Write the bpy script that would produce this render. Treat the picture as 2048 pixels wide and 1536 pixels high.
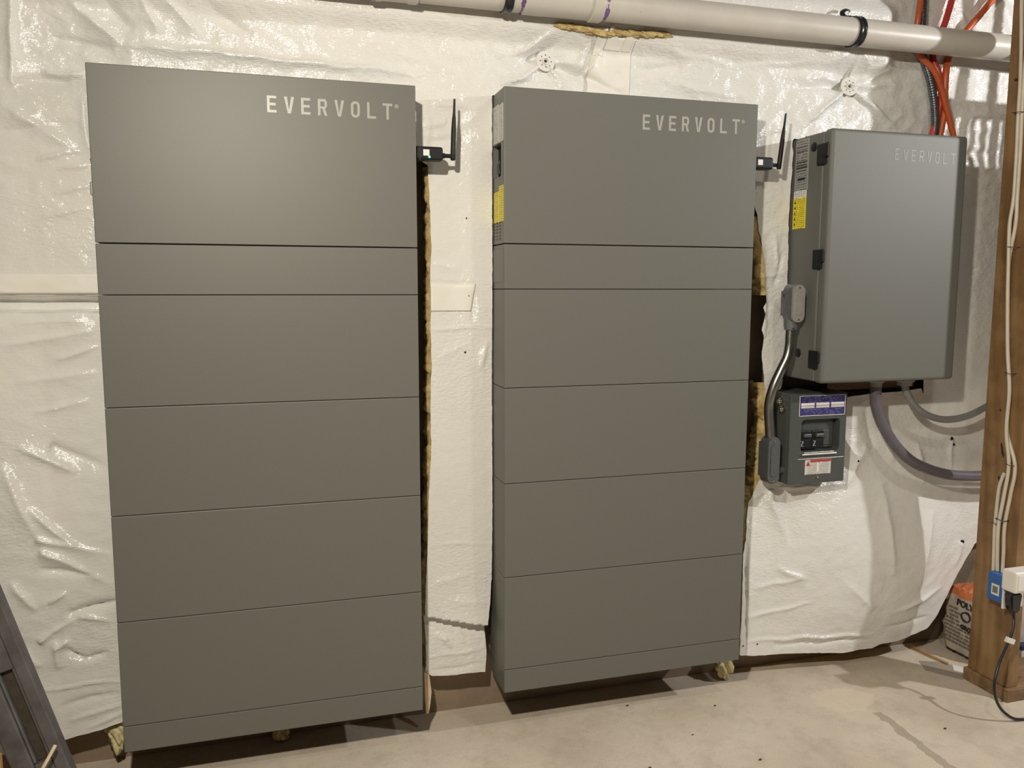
import bpy, bmesh, math, random
import numpy as np
from mathutils import Vector, Matrix

for o in list(bpy.data.objects):
    bpy.data.objects.remove(o)
scene = bpy.context.scene
COL = scene.collection
PI = math.pi

# ------------------------------------------------------------------ camera
cam_d = bpy.data.cameras.new('camera')
cam = bpy.data.objects.new('camera', cam_d)
COL.objects.link(cam)
scene.camera = cam
cam_d.sensor_fit = 'HORIZONTAL'
cam_d.sensor_width = 36.0
cam_d.lens = 1625.17 * 36.0 / 2048.0
cam_d.clip_start = 0.05
yaw, pitch, roll = math.radians(16.24), math.radians(-6.64), math.radians(0.07)
fwd = Vector((math.sin(yaw) * math.cos(pitch), math.cos(yaw) * math.cos(pitch), math.sin(pitch)))
rgt = Vector((math.cos(yaw), -math.sin(yaw), 0))
upv = rgt.cross(fwd)
r2 = math.cos(roll) * rgt + math.sin(roll) * upv
u2 = -math.sin(roll) * rgt + math.cos(roll) * upv
cam.matrix_world = Matrix(((r2.x, u2.x, -fwd.x, 0.3668), (r2.y, u2.y, -fwd.y, -1.9558), (r2.z, u2.z, -fwd.z, 1.191), (0, 0, 0, 1)))

# ------------------------------------------------------------------ world, lamps, exposure
w = bpy.data.worlds.new('world')
scene.world = w
w.use_nodes = True
w.node_tree.nodes['Background'].inputs['Color'].default_value = (1.0, 0.9, 0.78, 1)
w.node_tree.nodes['Background'].inputs['Strength'].default_value = 0.002


def lamp(name, loc, power, color, radius):
    d = bpy.data.lights.new(name, 'POINT')
    d.energy = power
    d.color = color
    d.shadow_soft_size = radius
    o = bpy.data.objects.new(name, d)
    o.location = loc
    COL.objects.link(o)
    return o


def reflector_lamp(name, loc, aim, power, color, size):
    d = bpy.data.lights.new(name, 'AREA')
    d.shape = 'DISK'
    d.size = size
    d.energy = power
    d.color = color
    o = bpy.data.objects.new(name, d)
    o.location = loc
    o.rotation_euler = Vector(aim).to_track_quat('-Z', 'Y').to_euler()
    COL.objects.link(o)
    return o


reflector_lamp('clip_lamp_near', (0.17, -1.62, 1.91), (1.0, 1.2, -1.6), 30.5, (1.0, 0.92, 0.77), 0.07)
reflector_lamp('ceiling_lamp_middle', (1.60, -1.24, 2.22), (0.0, 0.12, -1.0), 4.6, (1.0, 0.95, 0.85), 0.12)
lamp('ceiling_bulb_far', (3.50, -1.32, 1.97), 98, (1.0, 0.98, 0.96), 0.03)
scene.view_settings.view_transform = 'Standard'
scene.view_settings.look = 'None'
scene.view_settings.exposure = 0.34
scene.view_settings.gamma = 1.0
scene.view_settings.use_curve_mapping = False

# ------------------------------------------------------------------ material helpers


class NT:
    def __init__(s, name):
        s.m = bpy.data.materials.new(name)
        s.m.use_nodes = True
        s.t = s.m.node_tree
        s.b = s.t.nodes['Principled BSDF']

    def n(s, kind, **kw):
        nd = s.t.nodes.new(kind)
        for k, v in kw.items():
            if k in nd.inputs:
                nd.inputs[k].default_value = v
            else:
                setattr(nd, k, v)
        return nd

    def l(s, a, b):
        s.t.links.new(a, b)

    def coords(s, scale=(1, 1, 1)):
        tc = s.n('ShaderNodeTexCoord')
        mp = s.n('ShaderNodeMapping')
        mp.inputs['Scale'].default_value = scale
        s.l(tc.outputs['Object'], mp.inputs['Vector'])
        return mp.outputs['Vector']

    def noise(s, scale, detail=4.0, rough=0.55, vec=None, stretch=(1, 1, 1)):
        nd = s.n('ShaderNodeTexNoise', Scale=scale, Detail=detail, Roughness=rough)
        s.l(vec if vec is not None else s.coords(stretch), nd.inputs['Vector'])
        return nd.outputs['Fac']

    def ramp(s, fac, stops):
        r = s.n('ShaderNodeValToRGB')
        els = r.color_ramp.elements
        while len(els) > 1:
            els.remove(els[-1])
        els[0].position, els[0].color = stops[0][0], tuple(stops[0][1]) + (1,)
        for p, c in stops[1:]:
            e = els.new(p)
            e.color = tuple(c) + (1,)
        s.l(fac, r.inputs['Fac'])
        return r.outputs['Color']

    def mix(s, fac, a, b, mode='MIX'):
        m = s.n('ShaderNodeMix', data_type='RGBA', blend_type=mode)
        for sock, v in ((m.inputs['Factor'], fac), (m.inputs['A'], a), (m.inputs['B'], b)):
            pass
        ins = [i for i in m.inputs if i.enabled]
        for sock, v in zip(ins, (fac, a, b)):
            if isinstance(v, (int, float)):
                sock.default_value = v
            elif isinstance(v, (tuple, list)):
                sock.default_value = tuple(v) + (1,) if len(v) == 3 else v
            else:
                s.l(v, sock)
        return [o for o in m.outputs if o.enabled][0]

    def math(s, op, a, b=0.0):
        m = s.n('ShaderNodeMath', operation=op)
        for sock, v in zip(m.inputs, (a, b)):
            if isinstance(v, (int, float)):
                sock.default_value = v
            else:
                s.l(v, sock)
        return m.outputs[0]

    def bump(s, height, strength=0.3, dist=0.002, prev=None):
        b = s.n('ShaderNodeBump')
        b.inputs['Strength'].default_value = strength
        b.inputs['Distance'].default_value = dist
        s.l(height, b.inputs['Height'])
        if prev is not None:
            s.l(prev, b.inputs['Normal'])
        return b.outputs['Normal']

    def color(s, c):
        if isinstance(c, (tuple, list)):
            s.b.inputs['Base Color'].default_value = tuple(c) + (1,)
        else:
            s.l(c, s.b.inputs['Base Color'])

    def rough(s, r):
        if isinstance(r, (int, float)):
            s.b.inputs['Roughness'].default_value = r
        else:
            s.l(r, s.b.inputs['Roughness'])

    def normal(s, n):
        s.l(n, s.b.inputs['Normal'])


def plain(name, col, rough=0.5, metal=0.0, var=0.06, scale=40.0, bump=0.0, spec=None):
    """a colour with slight procedural mottling"""
    t = NT(name)
    f = t.noise(scale, 3)
    t.color(t.ramp(f, [(0.3, [max(0, c * (1 - var)) for c in col]), (0.7, [min(1, c * (1 + var)) for c in col])]))
    t.rough(rough)
    t.b.inputs['Metallic'].default_value = metal
    if spec is not None:
        t.b.inputs['Specular IOR Level'].default_value = spec
    if bump:
        t.normal(t.bump(t.noise(scale * 8, 2), bump, 0.001))
    return t.m


M = {}

# white reinforced vinyl facing: faint warm mottling, fine woven ribs, pebbly gloss
t = NT('vinyl_facing')
f1 = t.noise(3.0, 4)
base = t.ramp(f1, [(0.3, (0.74, 0.73, 0.70)), (0.7, (0.79, 0.78, 0.75))])
smudge = t.ramp(t.noise(9.0, 5, 0.7), [(0.70, (1, 1, 1)), (0.80, (0.86, 0.83, 0.78))])
t.color(t.mix(1.0, base, smudge, 'MULTIPLY'))
t.rough(t.math('MULTIPLY_ADD', t.noise(5.0, 3), 0.14))
t.t.nodes[-1].inputs[2].default_value = 0.10
t.b.inputs['Specular IOR Level'].default_value = 0.55
peb = t.noise(110.0, 2.0, 0.5, stretch=(0.75, 1, 1.55))
area = t.ramp(t.noise(2.6, 2), [(0.42, (0.16, 0.16, 0.16)), (0.62, (1, 1, 1))])
tcv = t.n('ShaderNodeTexCoord')
sv = t.n('ShaderNodeSeparateXYZ')
t.l(tcv.outputs['Object'], sv.inputs[0])
mr = t.n('ShaderNodeMapRange')
t.l(sv.outputs['Z'], mr.inputs['Value'])
for k_, v_ in (('From Min', 1.35), ('From Max', 1.65), ('To Min', 0.0), ('To Max', 0.75)):
    mr.inputs[k_].default_value = v_
area = t.math('MAXIMUM', area, mr.outputs['Result'])
wv = t.n('ShaderNodeTexWave', wave_type='BANDS', bands_direction='Z', Scale=95.0, Distortion=1.2, Detail=1.0)
wv.inputs['Detail Scale'].default_value = 3.0
t.l(t.coords(), wv.inputs['Vector'])
h = t.math('ADD', t.math('MULTIPLY', peb, area), t.math('MULTIPLY', wv.outputs['Fac'], 0.10))
nb = t.bump(h, 0.9, 0.0026)
nb = t.bump(t.noise(28.0, 3.0, 0.6), 0.45, 0.005, nb)
t.normal(nb)
M['vinyl'] = t.m

# yellow glass wool
t = NT('glass_wool')
f = t.noise(55.0, 6, 0.7, stretch=(1, 1, 0.6))
t.color(t.ramp(f, [(0.30, (0.40, 0.26, 0.085)), (0.5, (0.62, 0.46, 0.19)), (0.68, (0.78, 0.65, 0.36))]))
t.rough(0.95)
t.normal(t.bump(t.noise(160.0, 5, 0.75), 0.8, 0.006))
M['wool'] = t.m
M['wool_pale'] = plain('pale_glass_wool', (0.60, 0.53, 0.30), 0.95, 0, 0.25, 90, 0.5)

# concrete floor
t = NT('concrete_floor')
big = t.noise(2.2, 5, 0.6)
c1 = t.ramp(big, [(0.30, (0.50, 0.425, 0.34)), (0.5, (0.60, 0.525, 0.43)), (0.72, (0.67, 0.60, 0.51))])
spl = t.ramp(t.noise(11.0, 6, 0.75), [(0.36, (0.88, 0.86, 0.84)), (0.52, (1, 1, 1)), (0.66, (1.0, 0.97, 0.93))])
c2 = t.mix(1.0, c1, spl, 'MULTIPLY')
tcf = t.n('ShaderNodeTexCoord')
sf = t.n('ShaderNodeSeparateXYZ')
t.l(tcf.outputs['Object'], sf.inputs[0])
fx, fy = sf.outputs['X'], sf.outputs['Y']
# damp streak running out from the wall, and a pale skim-coat smear beside it
cxs = t.math('ADD', t.math('MULTIPLY', t.math('SUBTRACT', t.noise(7.0, 3), 0.5), 0.10), 1.965)
dst = t.math('ABSOLUTE', t.math('SUBTRACT', fx, cxs))
win = t.math('MULTIPLY', t.math('LESS_THAN', fy, -0.15), t.math('GREATER_THAN', fy, -0.75))
streak = t.math('MULTIPLY', t.math('LESS_THAN', t.math('ADD', dst, t.math('MULTIPLY', t.noise(40.0, 4), 0.014)), 0.022), win)
c2 = t.mix(t.math('MULTIPLY', streak, 0.55), c2, (0.26, 0.215, 0.165))
dx_, dy_ = t.math('SUBTRACT', fx, 1.93), t.math('SUBTRACT', fy, -0.06)
rr_f = t.math('ADD', t.math('ADD', t.math('MULTIPLY', dx_, dx_), t.math('MULTIPLY', t.math('MULTIPLY', dy_, dy_), 2.2)), t.math('MULTIPLY', t.noise(13.0, 5, 0.7), 0.030))
c2 = t.mix(t.math('MULTIPLY', t.math('LESS_THAN', rr_f, 0.024), 0.45), c2, (0.70, 0.62, 0.48))
fine = t.ramp(t.noise(240.0, 3, 0.6), [(0.3, (0.90, 0.89, 0.88)), (0.6, (1, 1, 1))])
t.color(t.mix(1.0, c2, fine, 'MULTIPLY'))
t.rough(0.82)
nb = t.bump(t.noise(14.0, 6, 0.65), 0.25, 0.01)
nb = t.bump(t.noise(320.0, 3), 0.25, 0.0012, nb)
t.normal(nb)
M['floor'] = t.m

# concrete wall
t = NT('concrete_wall')
c1 = t.ramp(t.noise(4.0, 6, 0.65), [(0.3, (0.20, 0.145, 0.10)), (0.7, (0.33, 0.25, 0.18))])
t.color(c1)
t.rough(0.9)
t.normal(t.bump(t.noise(60.0, 5, 0.7), 0.4, 0.004))
M['wall'] = t.m
M['room'] = plain('basement_plaster', (0.085, 0.08, 0.075), 0.9, 0, 0.08, 3)
M['joist'] = plain('ceiling_boards', (0.09, 0.07, 0.05), 0.85, 0, 0.12, 6)

# powder coat grey
t = NT('grey_powder_coat')
t.color(t.ramp(t.noise(500.0, 2), [(0.3, (0.128, 0.127, 0.112)), (0.7, (0.140, 0.139, 0.123))]))
t.rough(0.46)
t.b.inputs['Specular IOR Level'].default_value = 0.45
t.normal(t.bump(t.noise(900.0, 2), 0.12, 0.0006))
M['coat'] = t.m
t = NT('light_grey_powder_coat')
t.color(t.ramp(t.noise(500.0, 2), [(0.3, (0.122, 0.124, 0.111)), (0.7, (0.133, 0.135, 0.121))]))
t.rough(0.52)
t.normal(t.bump(t.noise(700.0, 2), 0.15, 0.0006))
M['coat_light'] = t.m
M['logo'] = plain('pale_logo_paint', (0.36, 0.355, 0.32), 0.35, 0, 0.03)
M['logo_faint'] = plain('faint_logo_paint', (0.150, 0.151, 0.136), 0.45, 0, 0.12, 90)
M['seam'] = plain('seam_dark', (0.03, 0.028, 0.025), 0.8)
M['black'] = plain('black_plastic', (0.010, 0.010, 0.011), 0.48, 0, 0.2, spec=0.3)
M['black_rubber'] = plain('black_rubber', (0.016, 0.016, 0.02), 0.28, 0, 0.2)
M['hole'] = plain('dark_opening', (0.008, 0.008, 0.008), 0.9)
M['panel'] = plain('slate_grey_enamel', (0.068, 0.075, 0.073), 0.38, 0, 0.05, 60)
M['panel_dark'] = plain('slate_grey_deadfront', (0.062, 0.068, 0.066), 0.42, 0, 0.05, 60)
M['chrome'] = plain('bright_zinc', (0.62, 0.60, 0.56), 0.22, 1.0, 0.08, 60)
M['steel'] = plain('galvanised_tube', (0.36, 0.36, 0.34), 0.30, 1.0, 0.12, 45)
M['cast'] = plain('cast_aluminium_paint', (0.20, 0.205, 0.215), 0.33, 0.35, 0.08, 90, 0.15)
M['cast_cover'] = plain('pressed_steel_cover', (0.42, 0.41, 0.39), 0.30, 0.35, 0.06, 70)
M['cast_dark'] = plain('dark_cast_fitting', (0.10, 0.107, 0.11), 0.4, 0.2, 0.08, 90, 0.15)
M['conduit_purple'] = plain('mauve_grey_conduit', (0.115, 0.103, 0.122), 0.35, 0, 0.05, 30)
M['conduit_grey'] = plain('light_grey_conduit', (0.21, 0.208, 0.208), 0.25, 0, 0.05, 30)
M['fitting_grey'] = plain('grey_nylon_fitting', (0.27, 0.26, 0.25), 0.45)
M['white_plastic'] = plain('white_plastic', (0.78, 0.75, 0.70), 0.35, 0, 0.02)
M['cable_white'] = plain('white_cable_sheath', (0.66, 0.60, 0.50), 0.4, 0, 0.05, 25)
M['staple'] = plain('staple_wire', (0.10, 0.09, 0.08), 0.4, 0.6)
M['blue'] = plain('blue_outlet_box', (0.022, 0.115, 0.36), 0.35, 0, 0.06)
M['orange'] = plain('orange_cable_sheath', (0.52, 0.105, 0.032), 0.36, 0, 0.08, 25)
M['red'] = plain('red_cable_sheath', (0.53, 0.050, 0.045), 0.28, 0, 0.08, 25)
M['armour'] = plain('dark_spiral_armour', (0.16, 0.17, 0.19), 0.28, 0.85, 0.2, 80)
M['paper'] = plain('white_label_paper', (0.72, 0.70, 0.66), 0.5, 0, 0.02)
M['yellow'] = plain('yellow_label', (0.82, 0.66, 0.02), 0.4, 0, 0.03)
M['green_led'] = NT('green_led').m
_b = M['green_led'].node_tree.nodes['Principled BSDF']
_b.inputs['Base Color'].default_value = (0.05, 0.7, 0.45, 1)
_b.inputs['Emission Color'].default_value = (0.1, 1.0, 0.62, 1)
_b.inputs['Emission Strength'].default_value = 2.2
M['tape'] = plain('white_seam_tape', (0.80, 0.775, 0.72), 0.42, 0, 0.02, 20)
M['washer'] = plain('translucent_white_plastic', (0.74, 0.72, 0.68), 0.3, 0, 0.03)
M['grey_frame'] = plain('weathered_grey_paint', (0.105, 0.098, 0.098), 0.5, 0, 0.25, 22, 0.2)
M['frame_inset'] = plain('brown_screen_panel', (0.062, 0.048, 0.035), 0.8, 0, 0.25, 60, 0.3)
M['strip_wood'] = plain('pale_wood_strip', (0.62, 0.50, 0.33), 0.6, 0, 0.1, 50)
M['crumb'] = plain('floor_dirt', (0.07, 0.05, 0.035), 0.9)
M['dark_blue'] = plain('dark_blue_card', (0.02, 0.035, 0.10), 0.5)
M['cardboard'] = plain('brown_cardboard', (0.40, 0.22, 0.085), 0.8, 0, 0.1, 30)


def print_mat(name, ground, ink, rows, seed, density=0.5, axes='YZ', size=(0.06, 0.14)):
    """flat print: rows of illegible small type, broken into words"""
    t = NT(name)
    tc = t.n('ShaderNodeTexCoord')
    sp = t.n('ShaderNodeSeparateXYZ')
    t.l(tc.outputs['Generated'], sp.inputs[0])
    u, v = (sp.outputs['Y'], sp.outputs['Z']) if axes == 'YZ' else (sp.outputs['X'], sp.outputs['Z'])
    rw = t.math('MULTIPLY', v, float(rows))
    fr = t.math('FRACT', rw)
    row = t.math('FLOOR', rw)
    on = t.math('LESS_THAN', fr, 0.48)
    cb = t.n('ShaderNodeCombineXYZ')
    t.l(t.math('MULTIPLY', u, 9.0), cb.inputs[0])
    t.l(t.math('ADD', row, seed * 7.31), cb.inputs[1])
    ns = t.n('ShaderNodeTexNoise', Scale=1.7, Detail=2.0)
    t.l(cb.outputs[0], ns.inputs['Vector'])
    word = t.math('GREATER_THAN', ns.outputs['Fac'], 1 - density)
    mg = t.math('MULTIPLY', t.math('GREATER_THAN', u, 0.08), t.math('LESS_THAN', u, 0.92))
    t.color(t.mix(t.math('MULTIPLY', t.math('MULTIPLY', on, word), mg), ground, ink))
    t.rough(0.45)
    return t.m


M['label_grey'] = print_mat('rating_label_print', (0.30, 0.298, 0.29), (0.10, 0.10, 0.10), 19, 1, 0.55)
M['label_white'] = print_mat('white_label_print', (0.70, 0.68, 0.64), (0.22, 0.21, 0.2), 4, 3, 0.5)
M['label_pale'] = print_mat('pale_label_print', (0.56, 0.54, 0.50), (0.26, 0.25, 0.24), 16, 5, 0.5)
M['label_yellow'] = print_mat('warning_label_print', (0.80, 0.66, 0.012), (0.34, 0.26, 0.01), 16, 2, 0.55)
M['label_blue'] = print_mat('blue_label_print', (0.035, 0.03, 0.14), (0.13, 0.12, 0.26), 11, 4, 0.5, 'XZ')
M['label_danger'] = print_mat('danger_label_print', (0.60, 0.57, 0.53), (0.33, 0.31, 0.29), 9, 6, 0.6, 'XZ')
M['label_red'] = plain('red_label_band', (0.42, 0.04, 0.035), 0.45)
M['bag_print'] = print_mat('bag_print', (0.55, 0.49, 0.41), (0.26, 0.22, 0.18), 12, 9, 0.55)


def wood(name, dark, mid, light, axis='Z'):
    t = NT(name)
    st = {'Z': (9, 9, 0.8), 'X': (0.8, 9, 9)}[axis]
    v = t.coords(st)
    n1 = t.noise(2.2, 5, 0.6, vec=v)
    wv = t.n('ShaderNodeTexWave', wave_type='RINGS', Scale=1.1, Distortion=7.0, Detail=3.0)
    wv.inputs['Detail Scale'].default_value = 1.6
    t.l(v, wv.inputs['Vector'])
    mixf = t.math('ADD', t.math('MULTIPLY', n1, 0.86), t.math('MULTIPLY', wv.outputs['Fac'], 0.14))
    c = t.ramp(mixf, [(0.28, dark), (0.5, mid), (0.74, light)])
    smear = t.ramp(t.noise(9.0, 4, 0.6), [(0.40, (0.74, 0.70, 0.66)), (0.58, (1, 1, 1))])
    t.color(t.mix(1.0, c, smear, 'MULTIPLY'))
    t.rough(0.62)
    t.normal(t.bump(n1, 0.15, 0.002))
    return t.m


M['lumber'] = wood('stained_lumber', (0.175, 0.095, 0.038), (0.255, 0.145, 0.062), (0.33, 0.205, 0.095))
M['lumber_x'] = wood('stained_lumber_flat', (0.16, 0.095, 0.045), (0.25, 0.155, 0.08), (0.32, 0.21, 0.115), 'X')
M['knot'] = plain('dark_knot', (0.045, 0.022, 0.01), 0.7)

# PVC with purple primer smears at the glued joints
t = NT('cream_pvc')
tc = t.n('ShaderNodeTexCoord')
sp = t.n('ShaderNodeSeparateXYZ')
t.l(tc.outputs['Object'], sp.inputs[0])
wob = t.math('MULTIPLY', t.noise(30.0, 4, 0.7), 0.030)
acc = None
for xs, wd in ((0.610, 0.004), (0.714, 0.006), (0.965, 0.010), (1.183, 0.010)):
    d = t.math('ABSOLUTE', t.math('SUBTRACT', sp.outputs['X'], xs + 0.0))
    k = t.math('LESS_THAN', t.math('SUBTRACT', d, t.math('SUBTRACT', wob, 0.0155)), wd * 0.45)
    acc = k if acc is None else t.math('MAXIMUM', acc, k)
cr = t.ramp(t.noise(5.0, 5, 0.6), [(0.35, (0.50, 0.47, 0.42)), (0.65, (0.58, 0.55, 0.50))])
dirt = t.ramp(t.noise(38.0, 4, 0.7), [(0.66, (1, 1, 1)), (0.76, (0.62, 0.55, 0.46))])
t.color(t.mix(acc, t.mix(1.0, cr, dirt, 'MULTIPLY'), (0.17, 0.09, 0.24)))
t.rough(0.38)
M['pvc'] = t.m

# ------------------------------------------------------------------ mesh helpers


def link(name, me, mat, parent=None, smooth=False):
    if mat is not None:
        me.materials.append(mat)
    if smooth:
        me.polygons.foreach_set('use_smooth', [True] * len(me.polygons))
    o = bpy.data.objects.new(name, me)
    COL.objects.link(o)
    if parent is not None:
        o.parent = parent
        o.matrix_parent_inverse = parent.matrix_world.inverted()
    return o


def thing(name, label, cat, loc=(0, 0, 0), group=None):
    o = bpy.data.objects.new(name, None)
    o.empty_display_size = 0.05
    o.matrix_world = Matrix.Translation(loc)
    COL.objects.link(o)
    return tag(o, label, cat, group)


def tag(o, label, cat, group=None):
    o['label'] = label
    o['category'] = cat
    if group:
        o['group'] = group
    return o


def struct(o, label=None):
    o['kind'] = 'structure'
    if label:
        o['label'] = label
    return o


def bm_obj(name, bm, mat, parent=None, smooth=False):
    bmesh.ops.recalc_face_normals(bm, faces=bm.faces)
    me = bpy.data.meshes.new(name)
    bm.to_mesh(me)
    bm.free()
    return link(name, me, mat, parent, smooth)


def bm_box(bm, x0, x1, y0, y1, z0, z1, bev=0.0, seg=2):
    r = bmesh.ops.create_cube(bm, size=1.0)
    vs = r['verts']
    bmesh.ops.scale(bm, vec=(x1 - x0, y1 - y0, z1 - z0), verts=vs)
    bmesh.ops.translate(bm, vec=((x0 + x1) / 2, (y0 + y1) / 2, (z0 + z1) / 2), verts=vs)
    if bev > 0:
        es = list({e for v in vs for e in v.link_edges})
        bmesh.ops.bevel(bm, geom=es, offset=bev, segments=seg, profile=0.5, affect='EDGES')
    return vs


def box(name, x0, x1, y0, y1, z0, z1, mat, parent=None, bev=0.0, seg=2):
    bm = bmesh.new()
    bm_box(bm, x0, x1, y0, y1, z0, z1, bev, seg)
    return bm_obj(name, bm, mat, parent)


def catmull(pts, n=8):
    P = [Vector(p) for p in pts]
    if len(P) < 3:
        return P
    out = []
    for i in range(len(P) - 1):
        p0 = P[max(i - 1, 0)]
        p1, p2 = P[i], P[i + 1]
        p3 = P[min(i + 2, len(P) - 1)]
        for k in range(n):
            s = k / n
            out.append(0.5 * ((2 * p1) + (p2 - p0) * s + (2 * p0 - 5 * p1 + 4 * p2 - p3) * s * s + (3 * p1 - p0 - 3 * p2 + p3) * s ** 3))
    out.append(P[-1])
    return out


def bm_tube(bm, pts, rad, seg=12, caps=True, flat=1.0):
    """sweep a circle along pts; rad is a number or function of t"""
    P = [Vector(p) for p in pts]
    rings = []
    prev_n = None
    for i, p in enumerate(P):
        d = (P[min(i + 1, len(P) - 1)] - P[max(i - 1, 0)]).normalized()
        if prev_n is None:
            ref = Vector((0, 1, 0)) if abs(d.y) < 0.9 else Vector((1, 0, 0))
            nrm = (ref - d * ref.dot(d)).normalized()
        else:
            nrm = (prev_n - d * prev_n.dot(d)).normalized()
        prev_n = nrm
        b = d.cross(nrm)
        r = rad(i / (len(P) - 1)) if callable(rad) else rad
        rings.append([bm.verts.new(p + nrm * (r * flat * math.cos(2 * PI * k / seg)) + b * (r * math.sin(2 * PI * k / seg))) for k in range(seg)])
    for a, c in zip(rings[:-1], rings[1:]):
        for k in range(seg):
            bm.faces.new((a[k], a[(k + 1) % seg], c[(k + 1) % seg], c[k]))
    if caps:
        bm.faces.new(rings[0][::-1])
        bm.faces.new(rings[-1])


def tube(name, pts, rad, mat, parent=None, seg=12, n=8, flat=1.0):
    bm = bmesh.new()
    bm_tube(bm, catmull(pts, n) if n else pts, rad, seg, True, flat)
    return bm_obj(name, bm, mat, parent, True)


def bm_lathe(bm, prof, origin, axis, seg=24):
    """prof: list of (r, h) along axis"""
    A = Vector(axis).normalized()
    ref = Vector((0, 0, 1)) if abs(A.z) < 0.9 else Vector((1, 0, 0))
    U = (ref - A * ref.dot(A)).normalized()
    V = A.cross(U)
    O = Vector(origin)
    rings = []
    for r, hh in prof:
        if r < 1e-6:
            rings.append([bm.verts.new(O + A * hh)])
        else:
            rings.append([bm.verts.new(O + A * hh + U * (r * math.cos(2 * PI * k / seg)) + V * (r * math.sin(2 * PI * k / seg))) for k in range(seg)])
    for a, c in zip(rings[:-1], rings[1:]):
        for k in range(seg):
            k2 = (k + 1) % seg
            if len(a) == 1 and len(c) == 1:
                continue
            if len(a) == 1:
                bm.faces.new((a[0], c[k2], c[k]))
            elif len(c) == 1:
                bm.faces.new((a[k], a[k2], c[0]))
            else:
                bm.faces.new((a[k], a[k2], c[k2], c[k]))


def lathe(name, prof, origin, axis, mat, parent=None, seg=24, smooth=True):
    bm = bmesh.new()
    bm_lathe(bm, prof, origin, axis, seg)
    o = bm_obj(name, bm, mat, parent, smooth)
    if smooth:
        sharpen(o, 35)
    return o


def sharpen(o, deg):
    me = o.data
    bm = bmesh.new()
    bm.from_mesh(me)
    lim = math.radians(deg)
    for e in bm.edges:
        if len(e.link_faces) == 2 and e.calc_face_angle(0) > lim:
            e.smooth = False
    bm.to_mesh(me)
    bm.free()


def bm_prism(bm, poly, to3d, depth_vec):
    """extrude 2-D polygon; to3d maps (u,v) to 3-D"""
    D = Vector(depth_vec)
    a = [bm.verts.new(Vector(to3d(*p))) for p in poly]
    c = [bm.verts.new(Vector(to3d(*p)) + D) for p in poly]
    bm.faces.new(a)
    bm.faces.new(c[::-1])
    for i in range(len(poly)):
        j = (i + 1) % len(poly)
        bm.faces.new((a[i], c[i], c[j], a[j]))


def prism(name, poly, to3d, depth_vec, mat, parent=None, bev=0.0):
    bm = bmesh.new()
    bm_prism(bm, poly, to3d, depth_vec)
    if bev:
        bmesh.ops.bevel(bm, geom=list(bm.edges), offset=bev, segments=2, affect='EDGES')
    return bm_obj(name, bm, mat, parent)


def rounded(u0, u1, v0, v1, r, n=6):
    out = []
    for cu, cv, a0 in ((u1 - r, v1 - r, 0), (u0 + r, v1 - r, 90), (u0 + r, v0 + r, 180), (u1 - r, v0 + r, 270)):
        for k in range(n + 1):
            a = math.radians(a0 + 90 * k / n)
            out.append((cu + r * math.cos(a), cv + r * math.sin(a)))
    return out


def carve(o, cutters):
    """boolean-subtract bmeshes from the object's mesh"""
    for bm in cutters:
        bmesh.ops.recalc_face_normals(bm, faces=bm.faces)
        me = bpy.data.meshes.new('cut')
        bm.to_mesh(me)
        bm.free()
        c = bpy.data.objects.new('cut', me)
        COL.objects.link(c)
        md = o.modifiers.new('b', 'BOOLEAN')
        md.operation = 'DIFFERENCE'
        md.solver = 'EXACT'
        md.object = c
        bpy.context.view_layer.update()
        dg = bpy.context.evaluated_depsgraph_get()
        new = bpy.data.meshes.new_from_object(o.evaluated_get(dg))
        o.modifiers.clear()
        o.data = new
        bpy.data.objects.remove(c)
        bpy.data.meshes.remove(me)
    return o


def cutbox(*a, bev=0.0):
    bm = bmesh.new()
    bm_box(bm, *a, bev)
    return bm


def text_mesh(name, body, size, mtx, mat, parent, depth=0.0004, sx=1.0, bold=0.0, spacing=1.0):
    cu = bpy.data.curves.new(name, 'FONT')
    cu.body = body
    cu.size = size
    cu.extrude = depth
    cu.offset = bold
    cu.space_character = spacing
    tmp = bpy.data.objects.new('tmp_text', cu)
    COL.objects.link(tmp)
    bpy.context.view_layer.update()
    me = bpy.data.meshes.new_from_object(tmp.evaluated_get(bpy.context.evaluated_depsgraph_get()))
    bpy.data.objects.remove(tmp)
    me.transform(mtx @ Matrix.Diagonal((sx, 1, 1, 1)))
    me.name = name
    return link(name, me, mat, parent)


# ------------------------------------------------------------------ noise on arrays
_rng = np.random.RandomState(11)
_perm = _rng.permutation(512)
_gx = np.cos(_rng.rand(512) * 2 * PI)
_gy = np.sin(_rng.rand(512) * 2 * PI)
_ga = _rng.rand(512) * 2 * PI
_gx, _gy = np.cos(_ga), np.sin(_ga)


def perlin(x, y, seed=0):
    x = np.asarray(x, float) + 100.0 + seed * 17.3
    y = np.asarray(y, float) + 100.0 + seed * 9.7
    xi, yi = np.floor(x).astype(int), np.floor(y).astype(int)
    xf, yf = x - xi, y - yi

    def g(ix, iy, dx, dy):
        hsh = _perm[(_perm[ix % 512] + iy) % 512]
        return _gx[hsh] * dx + _gy[hsh] * dy
    u = xf * xf * xf * (xf * (xf * 6 - 15) + 10)
    v = yf * yf * yf * (yf * (yf * 6 - 15) + 10)
    a = g(xi, yi, xf, yf) * (1 - u) + g(xi + 1, yi, xf - 1, yf) * u
    b = g(xi, yi + 1, xf, yf - 1) * (1 - u) + g(xi + 1, yi + 1, xf - 1, yf - 1) * u
    return a * (1 - v) + b * v


def sstep(x, a, b):
    t_ = np.clip((x - a) / (b - a), 0, 1)
    return t_ * t_ * (3 - 2 * t_)


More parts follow.
